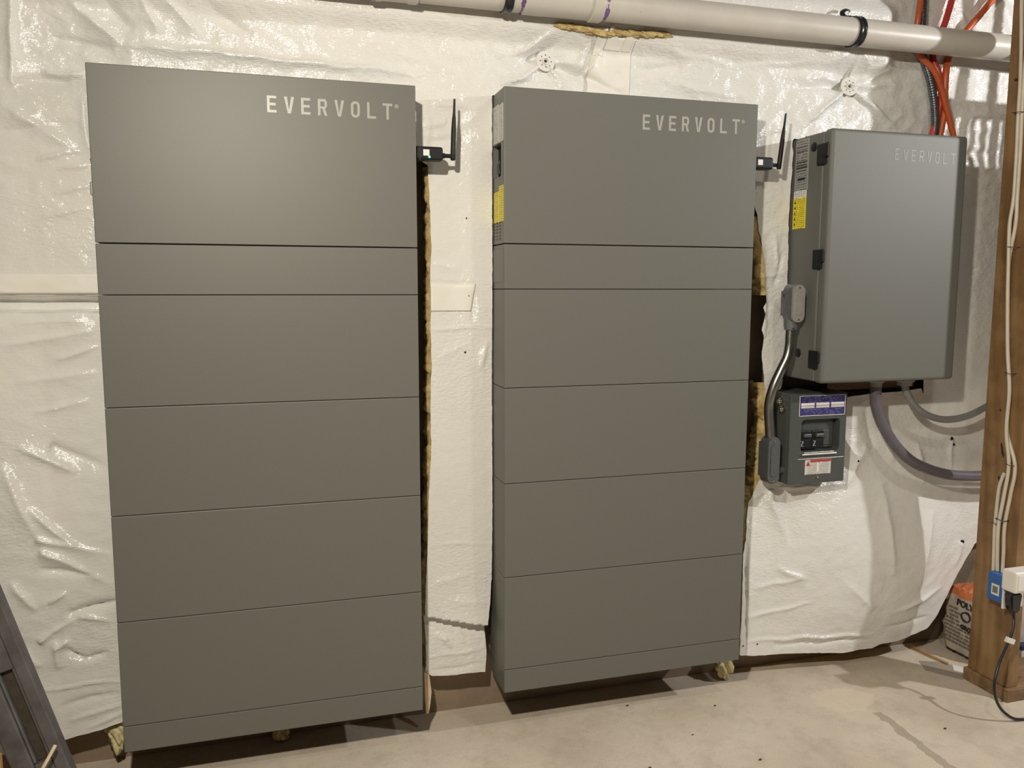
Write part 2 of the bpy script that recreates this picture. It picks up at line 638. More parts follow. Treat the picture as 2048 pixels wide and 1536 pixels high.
# ------------------------------------------------------------------ room shell
floor = struct(box('floor', -2.2, 4.6, -4.2, 0.20, -0.12, 0.0, M['floor']))
wall_back = struct(box('wall_back', -2.2, 4.6, 0.20, 0.40, 0.0, 2.35, M['wall']))
wall_left = struct(box('wall_left', -2.3, -2.2, -4.2, 0.40, 0.0, 2.35, M['room']))
wall_right = struct(box('wall_right', 4.6, 4.7, -4.2, 0.40, 0.0, 2.35, M['room']))
wall_front = struct(box('wall_front', -2.3, 4.7, -4.3, -4.2, 0.0, 2.35, M['room']))
ceiling = struct(box('ceiling', -2.3, 4.7, -4.3, 0.40, 2.35, 2.45, M['joist']))

# ------------------------------------------------------------------ insulation blanket
OUT = [(-1.1, 0.06), (-0.30, 0.098), (-0.148, 0.115), (-0.072, 0.126), (-0.005, 0.142), (-0.005, 1.675), (0.706, 1.675), (0.706, 1.535),
       (0.714, 1.520), (0.730, 1.512), (0.749, 1.501), (0.752, 1.40), (0.755, 1.29), (0.751, 1.22), (0.754, 1.15), (0.751, 1.10), (0.753, 1.0), (0.748, 0.90), (0.749, 0.774),
       (0.741, 0.64), (0.738, 0.532), (0.731, 0.42), (0.727, 0.310), (0.729, 0.296), (0.730, 0.20), (0.727, 0.166), (0.745, 0.152), (0.80, 0.146), (0.85, 0.148),
       (0.893, 0.145), (0.897, 0.200), (0.894, 0.276), (0.896, 0.296), (0.904, 0.345), (0.910, 0.426), (0.912, 0.523), (0.913, 0.60), (0.913, 1.680), (0.945, 1.680), (0.945, 1.69),
       (1.640, 1.69), (1.640, 1.46), (1.687, 1.435), (1.700, 1.402), (1.706, 1.36), (1.712, 1.332), (1.724, 1.219), (1.731, 1.161), (1.722, 1.14), (1.730, 1.12), (1.724, 1.075),
       (1.733, 1.05), (1.728, 1.0), (1.738, 0.94), (1.744, 0.898), (1.756, 0.83), (1.763, 0.785), (1.755, 0.741), (1.747, 0.719), (1.738, 0.629), (1.712, 0.573),
       (1.704, 0.56), (1.697, 0.449), (1.688, 0.404), (1.687, 0.264), (1.690, 0.088), (1.74, 0.080), (1.881, 0.071), (1.98, 0.062), (2.063, 0.055), (2.10, 0.060), (2.156, 0.060),
       (2.184, 0.071), (2.251, 0.076), (2.30, 0.09), (2.366, 0.104), (2.403, 0.138), (2.448, 0.201), (2.484, 0.256), (2.56, 0.36), (2.70, 0.40), (3.6, 0.38), (3.6, 2.25), (-1.1, 2.25)]
HOLE = [(1.806, 1.6195), (1.845, 1.6195), (1.845, 1.628), (2.264, 1.628), (2.266, 0.915), (2.312, 0.911), (2.316, 0.864), (2.306, 0.884), (2.223, 0.877), (2.112, 0.874), (2.022, 0.866), (1.978, 0.868),
        (1.976, 0.622), (1.774, 0.622), (1.774, 0.890), (1.800, 0.90), (1.806, 0.93)]

# (x0,z0,x1,z1, ridge height towards the room, half width, taper mode: 0 both ends, 1 strongest at the start)
CREASES = [
    # around the washer above the second cabinet
    (1.061, 1.778, 0.930, 1.688, 0.012, 0.010, 1), (1.061, 1.778, 1.129, 1.695, 0.010, 0.006, 1), (1.068, 1.770, 1.145, 1.70, 0.009, 0.005, 1),
    (1.070, 1.776, 1.298, 1.705, -0.016, 0.014, 1), (1.061, 1.778, 1.20, 1.775, 0.010, 0.012, 1), (0.965, 1.775, 1.100, 1.862, 0.013, 0.009, 0),
    (0.985, 1.760, 1.120, 1.845, -0.010, 0.010, 0), (1.040, 1.790, 0.900, 1.760, -0.010, 0.012, 1), (1.061, 1.778, 1.10, 1.85, 0.008, 0.010, 1),
    (1.165, 1.74, 1.215, 1.83, 0.007, 0.005, 0), (1.18, 1.83, 1.15, 1.78, 0.008, 0.006, 0), (1.02, 1.735, 0.88, 1.69, 0.007, 0.008, 0),
    # around the washer above the wall box
    (1.992, 1.778, 1.800, 1.628, 0.016, 0.010, 1), (1.992, 1.778, 1.745, 1.755, -0.016, 0.014, 1), (1.985, 1.79, 1.78, 1.79, 0.010, 0.012, 1),
    (1.992, 1.778, 1.995, 1.868, 0.014, 0.010, 1), (2.000, 1.868, 2.050, 1.825, 0.012, 0.006, 0), (2.045, 1.828, 2.10, 1.848, 0.011, 0.007, 0),
    (1.992, 1.778, 2.165, 1.850, 0.011, 0.010, 1), (1.992, 1.778, 2.225, 1.800, 0.010, 0.009, 1), (1.992, 1.778, 2.185, 1.650, 0.014, 0.010, 1),
    (2.0, 1.77, 2.12, 1.665, -0.009, 0.009, 1), (1.88, 1.825, 1.97, 1.862, 0.008, 0.012, 0), (1.60, 1.80, 1.90, 1.835, 0.006, 0.012, 0), (1.80, 1.86, 2.09, 1.872, 0.010, 0.008, 0),
    (1.40, 1.75, 1.62, 1.72, 0.006, 0.016, 0), (1.35, 1.83, 1.62, 1.80, 0.006, 0.018, 0), (1.30, 1.78, 1.45, 1.79, -0.006, 0.016, 0),
    # above the first cabinet
    (0.048, 1.735, 0.735, 1.718, 0.013, 0.012, 0), (-0.043, 1.821, 0.058, 1.735, 0.012, 0.014, 0), (0.017, 1.840, 0.085, 1.770, -0.010, 0.014, 0),
    (0.141, 1.845, 0.230, 1.765, 0.010, 0.014, 0), (0.22, 1.85, 0.34, 1.78, -0.008, 0.016, 0), (0.10, 1.84, 0.14, 1.76, 0.007, 0.012, 0),
    (-0.092, 1.741, 0.042, 1.727, -0.012, 0.012, 0), (-0.160, 1.645, -0.055, 1.655, -0.013, 0.014, 0), (-0.110, 1.662, -0.015, 1.670, 0.010, 0.007, 0),
    (-0.165, 1.63, -0.16, 1.86, 0.012, 0.020, 0), (-0.20, 1.60, -0.05, 1.50, 0.008, 0.016, 0), (-0.13, 1.475, -0.03, 1.505, 0.009, 0.006, 0), (-0.09, 1.455, -0.02, 1.47, 0.008, 0.005, 0),
    (-0.10, 1.40, -0.015, 1.43, 0.006, 0.005, 0), (-0.03, 1.62, -0.02, 1.50, 0.008, 0.010, 0), (-0.25, 1.52, -0.06, 1.56, -0.007, 0.014, 0), (-0.13, 1.35, -0.03, 1.38, 0.006, 0.006, 0),
    # left strip
    (-0.139, 0.834, -0.015, 0.770, -0.013, 0.016, 1), (-0.206, 0.835, -0.085, 0.768, 0.012, 0.010, 0), (-0.19, 0.69, -0.10, 0.59, 0.011, 0.010, 0), (-0.24, 0.80, -0.18, 0.62, 0.010, 0.020, 0),
    (-0.226, 1.066, -0.031, 1.097, 0.006, 0.010, 0), (-0.183, 0.618, -0.015, 0.560, 0.012, 0.010, 1), (-0.174, 0.590, -0.015, 0.482, 0.013, 0.012, 1), (-0.18, 0.545, -0.06, 0.515, -0.010, 0.012, 0),
    (-0.131, 0.425, -0.010, 0.452, -0.014, 0.012, 0), (-0.168, 0.455, -0.128, 0.480, 0.011, 0.006, 0), (-0.195, 0.360, -0.100, 0.418, 0.013, 0.008, 1), (-0.105, 0.416, -0.02, 0.395, 0.009, 0.008, 1),
    (-0.165, 0.338, -0.125, 0.358, 0.012, 0.006, 0), (-0.138, 0.340, -0.095, 0.305, -0.012, 0.006, 0), (-0.100, 0.306, -0.045, 0.320, -0.010, 0.006, 0), (-0.205, 0.245, -0.010, 0.243, 0.007, 0.003, 0),
    (-0.140, 0.160, -0.010, 0.190, 0.006, 0.006, 0), (-0.16, 0.20, -0.02, 0.215, -0.006, 0.010, 0), (-0.10, 0.14, -0.008, 0.165, 0.007, 0.005, 0), (-0.16, 0.36, -0.15, 0.29, 0.008, 0.010, 0),
    (-0.24, 0.52, -0.19, 0.44, 0.009, 0.012, 0), (-0.25, 0.36, -0.19, 0.30, 0.008, 0.014, 0),
    (-0.2, 0.98, -0.03, 1.00, 0.005, 0.014, 0), (-0.17, 0.91, -0.05, 0.935, 0.006, 0.008, 0), (-0.12, 1.03, -0.03, 1.06, 0.006, 0.006, 0), (-0.2, 1.12, -0.03, 1.118, 0.006, 0.010, 0),
    # middle strip
    (0.745, 1.088, 0.920, 1.093, 0.006, 0.003, 0), (0.745, 1.208, 0.92, 1.205, -0.003, 0.004, 0), (0.868, 1.185, 0.858, 1.098, -0.008, 0.006, 0), (0.875, 1.15, 0.90, 1.14, 0.006, 0.006, 0),
    (0.900, 1.06, 0.885, 0.98, 0.008, 0.010, 0), (0.76, 1.26, 0.83, 1.24, 0.004, 0.010, 0), (0.77, 1.02, 0.85, 1.05, 0.003, 0.010, 0), (0.745, 0.52, 0.92, 0.51, 0.003, 0.003, 0),
    (0.74, 0.205, 0.895, 0.215, 0.005, 0.004, 0), (0.78, 0.26, 0.80, 0.22, 0.006, 0.005, 0), (0.75, 0.27, 0.79, 0.245, 0.006, 0.006, 0), (0.82, 0.275, 0.84, 0.235, 0.005, 0.005, 0),
    (0.75, 0.41, 0.85, 0.43, 0.003, 0.012, 0), (0.80, 0.36, 0.89, 0.35, 0.003, 0.010, 0), (0.74, 0.165, 0.89, 0.172, -0.004, 0.006, 0),
    (0.73, 1.60, 0.80, 1.61, 0.005, 0.012, 0), (0.75, 1.56, 0.88, 1.58, -0.005, 0.014, 0), (0.76, 1.655, 0.90, 1.645, 0.006, 0.010, 0),
    # right of the second cabinet and below the wall box
    (1.766, 0.592, 1.840, 0.420, 0.014, 0.018, 1), (1.766, 0.592, 1.702, 0.490, -0.012, 0.014, 1), (1.80, 0.600, 2.040, 0.602, 0.008, 0.005, 0), (1.715, 0.575, 1.78, 0.597, 0.008, 0.004, 0),
    (1.699, 0.452, 1.712, 0.084, -0.010, 0.006, 0), (1.716, 0.131, 2.152, 0.112, 0.008, 0.006, 0), (1.80, 0.108, 2.14, 0.096, -0.007, 0.006, 0), (1.70, 0.205, 1.93, 0.245, 0.006, 0.008, 0),
    (1.72, 0.30, 1.88, 0.32, 0.006, 0.012, 0), (1.80, 0.36, 1.90, 0.31, 0.008, 0.014, 0), (1.84, 0.42, 1.83, 0.60, -0.008, 0.020, 0), (2.02, 0.30, 2.14, 0.20, 0.006, 0.02, 0),
    (2.03, 0.60, 2.11, 0.72, 0.008, 0.018, 0), (2.10, 0.85, 2.14, 0.70, -0.008, 0.02, 0), (2.18, 0.78, 2.21, 0.66, 0.008, 0.02, 0), (2.30, 0.72, 2.32, 0.58, 0.008, 0.018, 0), (2.437, 0.716, 2.44, 0.60, 0.007, 0.010, 1),
    (2.498, 0.374, 2.47, 0.28, 0.010, 0.012, 1), (2.20, 0.18, 2.42, 0.24, 0.007, 0.010, 0), (2.18, 0.13, 2.36, 0.15, -0.006, 0.008, 0), (2.16, 0.60, 2.20, 0.30, 0.010, 0.03, 0), (2.35, 0.50, 2.30, 0.25, 0.008, 0.03, 0),
    (1.715, 1.36, 1.735, 1.05, 0.010, 0.012, 0), (1.76, 1.36, 1.775, 1.22, 0.006, 0.010, 0), (1.79, 1.30, 1.765, 1.20, -0.007, 0.010, 0), (1.69, 1.22, 1.80, 1.24, 0.004, 0.006, 0), (1.745, 1.14, 1.80, 1.12, 0.006, 0.010, 0),
    (1.65, 1.60, 1.80, 1.64, -0.005, 0.02, 0), (1.66, 1.52, 1.70, 1.45, 0.007, 0.012, 0),
    (2.34, 1.25, 2.50, 1.26, -0.007, 0.010, 0), (2.30, 1.13, 2.42, 1.105, 0.009, 0.010, 0), (2.30, 1.70, 2.60, 1.74, 0.006, 0.02, 0), (2.32, 1.60, 2.55, 1.62, -0.006, 0.02, 0),
    (2.30, 1.95, 2.5, 1.90, 0.008, 0.015, 0), (2.36, 2.02, 2.42, 1.93, 0.007, 0.012, 0), (2.40, 1.55, 2.6, 1.50, 0.005, 0.02, 0),
]
WASH = [(1.061, 1.778), (1.992, 1.778)]


def sheet_y(X, Z):
    X = np.asarray(X, float)
    Z = np.asarray(Z, float)
    # warp so that no crease is dead straight
    wx = X + 0.007 * perlin(X * 14, Z * 14, 5)
    wz = Z + 0.007 * perlin(X * 14, Z * 14, 6)
    Y = np.full(X.shape, 0.112)
    rough_top = 0.35 + 0.65 * sstep(Z, 1.25, 1.6)
    strip = sstep(X, 0.70, 0.74) * (1 - sstep(X, 0.90, 0.95)) * (1 - sstep(Z, 1.45, 1.55))
    calm = 1 - 0.75 * strip
    Y += -0.016 * perlin(X * 2.7, Z * 2.7, 1) * calm
    Y += -0.007 * perlin(X * 8, Z * 6, 2) * calm * rough_top
    rid = np.abs(perlin(wx * 15, wz * 19, 3)) - 0.2
    Y += 0.0085 * rid * rough_top * calm
    Y += 0.0016 * np.abs(perlin(wx * 45, wz * 55, 4)) * rough_top
    # slack belly low on the right
    Y -= 0.040 * sstep(X, 1.72, 2.05) * (1 - sstep(X, 2.25, 2.55)) * (1 - sstep(Z, 0.35, 0.85)) * (0.4 + 0.6 * sstep(Z, 0.03, 0.22))
    # the sheet bellies forward to touch the drain pipe, except where the cables pass behind it
    # cupped under the washers
    for a, b in WASH:
        r = np.hypot(X - a, Z - b)
        Y += 0.036 * np.exp(-r / 0.055)
    # tape band and gap left of the first cabinet
    lf = 1 - sstep(X, -0.004, 0.02)
    wobz = Z + 0.006 * perlin(X * 9, X * 0 + 3.0, 8)
    Y += 0.046 * lf * sstep(wobz, 1.137, 1.143) * (1 - sstep(wobz, 1.162, 1.180))
    Y -= 0.007 * lf * (1 - sstep(wobz, 1.10, 1.15)) * sstep(wobz, 1.0, 1.14)
    # sagging pocket low on the middle strip
    fold = 0.320 - (X - 0.725) * 0.215
    ms = sstep(X, 0.70, 0.72) * (1 - sstep(X, 0.915, 0.93))
    d = Z - fold
    Y -= ms * 0.022 * np.exp(-np.clip(d, 0, 9) / 0.11) * (d > 0) * sstep(X, 0.70, 0.86)
    Y += ms * 0.030 * np.exp(-np.clip(-d, 0, 9) / 0.035) * (d <= 0)
    # curl of the strip towards the cabinet
    Y -= ms * 0.003 * sstep(X, 0.80, 0.913) * (1 - sstep(Z, 1.5, 1.65))
    for x0, z0, x1, z1, hgt, wd, mode in CREASES:
        lx, lz = x1 - x0, z1 - z0
        L = math.hypot(lx, lz)
        mrg = 6 * wd
        sel = (wx > min(x0, x1) - mrg) & (wx < max(x0, x1) + mrg) & (wz > min(z0, z1) - mrg) & (wz < max(z0, z1) + mrg)
        if not sel.any():
            continue
        px, pz = wx[sel] - x0, wz[sel] - z0
        tt = (px * lx + pz * lz) / (L * L)
        dd = (px * lz - pz * lx) / L
        if mode == 0:
            tap = np.sin(np.clip(tt, 0, 1) * PI) ** 0.6
        else:
            tap = np.clip(1 - tt, 0, 1) ** 0.8 * sstep(tt, -0.02, 0.06)
        tap = tap * (tt > -0.02) * (tt < 1.0) * (1.45 if z0 > 1.5 else 1.15)
        asym = np.where(dd > 0, 1.0, 0.55)
        Y[sel] -= hgt * tap * np.exp(-(np.abs(dd) / (wd * asym)) ** 1.15)
    k1 = sstep(X, 0.80, 0.90) * (1 - sstep(X, 0.93, 0.96)) * sstep(Z, 0.9, 1.2) * (1 - sstep(Z, 1.70, 1.74))
    Y = Y * (1 - k1) + k1 * (0.103 + 0.25 * (Y - 0.11))
    k2 = sstep(Z, 1.805, 1.855) * (1 - sstep(Z, 1.97, 2.04)) * (1 - sstep(X, 2.08, 2.15))
    Y = Y * (1 - k2) + k2 * np.maximum(0.0735, 0.080 + 0.35 * (Y - 0.112))
    k3 = sstep(X, 2.12, 2.17) * (1 - sstep(X, 2.50, 2.6)) * sstep(Z, 1.60, 1.66)
    Y = Y * (1 - k3) + k3 * np.maximum(Y, 0.106)
    return np.clip(Y, 0.045, 0.165)


def in_poly(poly, X, Z):
    ins = np.zeros(X.shape, bool)
    n = len(poly)
    for i in range(n):
        x0, z0 = poly[i]
        x1, z1 = poly[(i + 1) % n]
        if z0 == z1:
            continue
        c = ((z0 > Z) != (z1 > Z)) & (X < (x1 - x0) * (Z - z0) / (z1 - z0) + x0)
        ins ^= c
    return ins


def grid_mesh(name, V, quads):
    me = bpy.data.meshes.new(name)
    me.vertices.add(len(V))
    me.vertices.foreach_set('co', V.astype(np.float32).ravel())
    nq = len(quads)
    me.loops.add(nq * 4)
    me.loops.foreach_set('vertex_index', quads.astype(np.int32).ravel())
    me.polygons.add(nq)
    me.polygons.foreach_set('loop_start', np.arange(0, nq * 4, 4, dtype=np.int32))
    me.polygons.foreach_set('loop_total', np.full(nq, 4, dtype=np.int32))
    me.update(calc_edges=True)
    me.validate()
    return me


def jitter_poly(poly, step=0.012, amp=0.0022):
    """subdivide an outline and roughen it like a knife-cut edge"""
    out = []
    n = len(poly)
    for i in range(n):
        a, b = Vector(poly[i]), Vector(poly[(i + 1) % n])
        k = max(1, int((b - a).length / step))
        for j in range(k):
            p = a.lerp(b, j / k)
            out.append((p.x + amp * float(perlin(p.x * 60, p.y * 60, 21)), p.y + amp * float(perlin(p.x * 60, p.y * 60, 22))))
    return out


ST = 0.0045
xs = np.arange(-1.1, 3.6 + ST, ST)
zs = np.arange(0.04, 2.25 + ST, ST)
GX, GZ = np.meshgrid(xs, zs)
cx = (GX[:-1, :-1] + GX[1:, 1:]) / 2
cz = (GZ[:-1, :-1] + GZ[1:, 1:]) / 2
OUTJ, HOLEJ = jitter_poly(OUT), jitter_poly(HOLE)
keep = in_poly(OUTJ, cx, cz) & ~in_poly(HOLEJ, cx, cz)
cnt_k = np.zeros(GX.shape, int)
cnt_r = np.zeros(GX.shape, int)
for dy in (0, 1):
    for dx in (0, 1):
        cnt_k[dy:dy + keep.shape[0], dx:dx + keep.shape[1]] += keep
        cnt_r[dy:dy + keep.shape[0], dx:dx + keep.shape[1]] += ~keep
bd = (cnt_k > 0) & (cnt_r > 0)
bx, bz = GX[bd], GZ[bd]
best = np.full(bx.shape, 9.0)
nx, nz = bx.copy(), bz.copy()
for poly in (OUTJ, HOLEJ):
    for i in range(len(poly)):
        x0, z0 = poly[i]
        x1, z1 = poly[(i + 1) % len(poly)]
        lx, lz = x1 - x0, z1 - z0
        L2 = lx * lx + lz * lz + 1e-12
        tt = np.clip(((bx - x0) * lx + (bz - z0) * lz) / L2, 0, 1)
        qx, qz = x0 + tt * lx, z0 + tt * lz
        dd = (bx - qx) ** 2 + (bz - qz) ** 2
        m = dd < best
        best = np.where(m, dd, best)
        nx = np.where(m, qx, nx)
        nz = np.where(m, qz, nz)
GX[bd], GZ[bd] = nx, nz
GY = sheet_y(GX, GZ)
idx = -np.ones(GX.shape, int)
used = cnt_k > 0
idx[used] = np.arange(used.sum())
V = np.stack([GX[used], GY[used], GZ[used]], 1)
q = np.stack([idx[:-1, :-1], idx[:-1, 1:], idx[1:, 1:], idx[1:, :-1]], -1)[keep]
blanket = thing('insulation_blanket', 'crinkled white vinyl-faced insulation blanket hung over the whole basement wall', 'insulation', (0.9, 0.11, 0.06))
facing = link('facing', grid_mesh('facing', V, q), M['vinyl'], blanket, True)


def wool_edge(name, pts, out_dir, protr, depth=0.085, seed=0, mat='wool', y_in=0.004):
    """lumpy glass-wool lip along a cut edge of the facing, from just behind the sheet to the wall"""
    P = []
    for a, b in zip(pts[:-1], pts[1:]):
        a, b = Vector(a), Vector(b)
        k = max(1, int((b - a).length / 0.004))
        for j in range(k):
            P.append(a.lerp(b, j / k))
    P.append(Vector(pts[-1]))
    n = 12
    PX = np.array([p.x for p in P])[:, None] + np.zeros((1, n))
    PZ = np.array([p.y for p in P])[:, None] + np.zeros((1, n))
    sarr = np.linspace(0, 1, n)[None, :]
    arc = np.arange(len(P))[:, None] * 0.004
    y0 = sheet_y(PX, PZ) + y_in
    yy = y0 + (0.198 - y0) * sarr
    lump = perlin(arc * 26, sarr * 2.2 + 0 * arc, 30 + seed) * 1.3 + 0.7 * perlin(arc * 75, sarr * 5 + 0 * arc, 31 + seed) + 0.3 * perlin(arc * 190, sarr * 11 + 0 * arc, 32 + seed)
    bul = np.sin(np.clip(sarr * 1.25, 0, 1) * PI) ** 0.5 * (0.55 + 0.45 * (1 - sarr))
    off = protr * (bul * (0.8 + 0.9 * lump) - 0.15)
    VX = PX + out_dir[0] * off
    VZ = PZ + out_dir[1] * off
    V_ = np.stack([VX.ravel(), (yy + 0 * VX).ravel(), VZ.ravel()], 1)
    m_ = np.arange(len(P) * n).reshape(len(P), n)
    q_ = np.stack([m_[:-1, :-1], m_[1:, :-1], m_[1:, 1:], m_[:-1, 1:]], -1).reshape(-1, 4)
    return link(name, grid_mesh(name, V_, q_), M[mat], blanket, True)


wool_edge('batting', [(0.752, 1.50), (0.755, 1.29), (0.752, 1.10), (0.749, 0.774), (0.741, 0.64), (0.738, 0.532), (0.730, 0.31), (0.732, 0.165)], (-1, 0), 0.016, seed=0)
wool_edge('batting', [(1.702, 1.40), (1.724, 1.22), (1.731, 1.175)], (-1, 0), 0.022, seed=3)
wool_edge('batting', [(1.742, 0.92), (1.763, 0.785), (1.747, 0.719), (1.738, 0.629), (1.710, 0.573), (1.697, 0.449), (1.690, 0.38)], (-1, 0), 0.034, seed=6)
wool_edge('batting', [(1.692, 0.38), (1.692, 0.09)], (-1, 0), 0.008, seed=8)
wool_edge('batting', [(1.71, 0.086), (1.90, 0.078), (2.06, 0.062), (2.20, 0.078), (2.36, 0.110), (2.448, 0.206), (2.484, 0.262)], (0, -1), -0.004, seed=9)
wool_edge('batting', [(0.740, 0.156), (0.80, 0.15), (0.888, 0.149)], (0, -1), -0.004, seed=10)
wool_edge('batting', [(-0.6, 0.09), (-0.148, 0.118), (-0.008, 0.145)], (0, -1), -0.002, seed=12)


def patch(name, x0f, x1f, z0, z1, nx_, nz_, lift, mat):
    S, T = np.meshgrid(np.linspace(0, 1, nx_), np.linspace(0, 1, nz_))
    Z_ = z0 + (z1 - z0) * T
    X_ = x0f(T) + (x1f(T) - x0f(T)) * S
    Y_ = sheet_y(X_, Z_) - lift
    V_ = np.stack([X_.ravel(), Y_.ravel(), Z_.ravel()], 1)
    Vb = V_ + np.array([0, 0.0018, 0])
    m_ = np.arange(nx_ * nz_).reshape(nz_, nx_)
    q1 = np.stack([m_[:-1, :-1], m_[:-1, 1:], m_[1:, 1:], m_[1:, :-1]], -1).reshape(-1, 4)
    rim = np.concatenate([m_[0, :], m_[1:, -1], m_[-1, -2::-1], m_[-2:0:-1, 0]])
    N = nx_ * nz_
    q2 = np.stack([rim, rim + N, np.roll(rim, -1) + N, np.roll(rim, -1)], -1)
    return link(name, grid_mesh(name, np.concatenate([V_, Vb]), np.concatenate([q1, q1[:, ::-1] + N, q2])), mat, blanket, True)


tp = patch('seam_tape', lambda T: -0.62 + 0 * T, lambda T: -0.006 + 0 * T, 1.180, 1.226, 120, 10, 0.003, M['tape'])
patch('seam_tape', lambda T: 1.165 + 0.028 * T + 0.003 * np.sin(T * 9), lambda T: 1.293 + 0.006 * T, 1.690, 1.842, 40, 46, 0.0055, M['tape'])
patch('seam_tape', lambda T: 1.188 + 0.004 * T, lambda T: 1.216 + 0.001 * T, 1.80, 1.862, 14, 22, 0.006, M['tape'])
patch('seam_tape', lambda T: 1.217 + 0.006 * T, lambda T: 1.262 - 0.030 * T, 1.815, 1.868, 14, 22, 0.008, M['tape'])
patch('seam_tape', lambda T: 1.268 + 0.002 * T, lambda T: 1.292 + 0.001 * T, 1.815, 1.856, 12, 16, 0.007, M['tape'])
patch('seam_tape', lambda T: 0.752 + 0 * T, lambda T: 0.857 + 0.012 * T, 1.135, 1.205, 24, 18, 0.0025, M['tape'])


def tuft(name, centre, size, seed, mat, label=None, cat=None, parent=None, sq=(1, 1, 1), n=3):
    bm = bmesh.new()
    bmesh.ops.create_icosphere(bm, subdivisions=n + 1, radius=1.0)
    for v in bm.verts:
        c = v.co.copy()
        k = 1 + 0.75 * float(perlin(c.x * 1.7 + c.z, c.y * 1.7 - c.z * 0.6, seed)) + 0.40 * float(perlin(c.x * 4 + c.z * 3, c.y * 4 + c.z, seed + 1)) + 0.18 * float(perlin(c.x * 10 - c.z * 7, c.y * 9 + c.z * 5, seed + 2))
        v.co = Vector((c.x * k * sq[0], c.y * k * sq[1], c.z * k * sq[2])) * size + Vector(centre)
    o = bm_obj(name, bm, M[mat], parent, True)
    if label:
        tag(o, label, cat)
    return o


# wool showing under the pipe, above the second cabinet
for i, (a, b) in enumerate(((1.10, 1.862), (1.135, 1.860), (1.17, 1.857), (1.205, 1.853), (1.25, 1.858), (1.29, 1.860), (1.33, 1.862), (1.365, 1.864))):
    tuft('batting', (a, 0.078, b - 0.006), 0.017, 40 + i, 'wool', parent=blanket, sq=(1.7, 0.45, 0.50 - 0.03 * (i % 3)))
# small torn nail holes in the facing
for i, (a, b, s) in enumerate(((2.437, 0.716, 0.007), (2.441, 0.700, 0.005), (2.498, 0.374, 0.007), (2.072, 0.669, 0.003), (0.852, 1.174, 0.0025), (0.841, 1.028, 0.0025), (0.846, 1.372, 0.002), (1.70, 0.118, 0.002), (1.748, 0.118, 0.002))):
    yy = float(sheet_y(np.array([a]), np.array([b]))[0])
    poly = [(a + s * (0.6 + 0.6 * abs(math.sin(k * 2.3 + i))) * math.cos(k * PI / 4), b + s * (0.5 + 0.7 * abs(math.cos(k * 1.7 + i))) * math.sin(k * PI / 4)) for k in range(8)]
    prism('nail_tear', poly, lambda u, v, yy=yy: (u, yy - 0.0025, v), (0, 0.004, 0), M['hole'], blanket)

# ------------------------------------------------------------------ insulation washers
for i, (a, b) in enumerate(WASH):
    ang = np.linspace(0, 2 * PI, 24)
    yy = float(np.percentile(sheet_y(a + 0.024 * np.cos(ang), b + 0.024 * np.sin(ang)), 25)) - 0.001
    rr = 0.027
    wsh = thing('insulation_washer', ('white perforated plastic washer pinning the blanket above the second cabinet', 'white perforated plastic washer pinning the blanket above the small wall box')[i], 'washer', (a, yy, b), 'washers pinning the blanket')
    tiltv = Vector((0.10 * (1 - 2 * i), -1, 0.12)).normalized()
    lathe('disc', [(0.0, 0.002), (0.006, 0.002), (0.0065, 0.006), (0.009, 0.006), (0.0095, 0.003), (rr - 0.004, 0.0035), (rr - 0.001, 0.003), (rr, 0.0), (rr - 0.002, -0.002), (0, -0.002)], (a, yy, b), tiltv, M['washer'], wsh, 32)
    lathe('screw_head', [(0, 0.0045), (0.0035, 0.004), (0.0042, 0.0015), (0, 0.0)], (a, yy, b), tiltv, M['staple'], wsh, 12)
    U = (Vector((1, 0, 0)) - tiltv * tiltv.x).normalized()
    Wv = tiltv.cross(U)
    for k in range(8):
        c = Vector((a, yy, b)) + (U * math.cos(k * PI / 4) + Wv * math.sin(k * PI / 4)) * 0.0155
        lathe('perforation', [(0, 0.0042), (0.0015, 0.0042), (0.0015, 0.002), (0, 0.002)], c, tiltv, M['staple'], wsh, 8)

# ------------------------------------------------------------------ battery cabinets
W = 0.70
JH = [0.0, 0.3759, 0.4872, 0.7357, 0.9821, 1.2306, 1.4812, 1.5449]
PART = ['inverter_cover', 'junction_cover', 'battery_module', 'battery_module', 'battery_module', 'battery_module', 'base_skirt']
DEP = 0.15


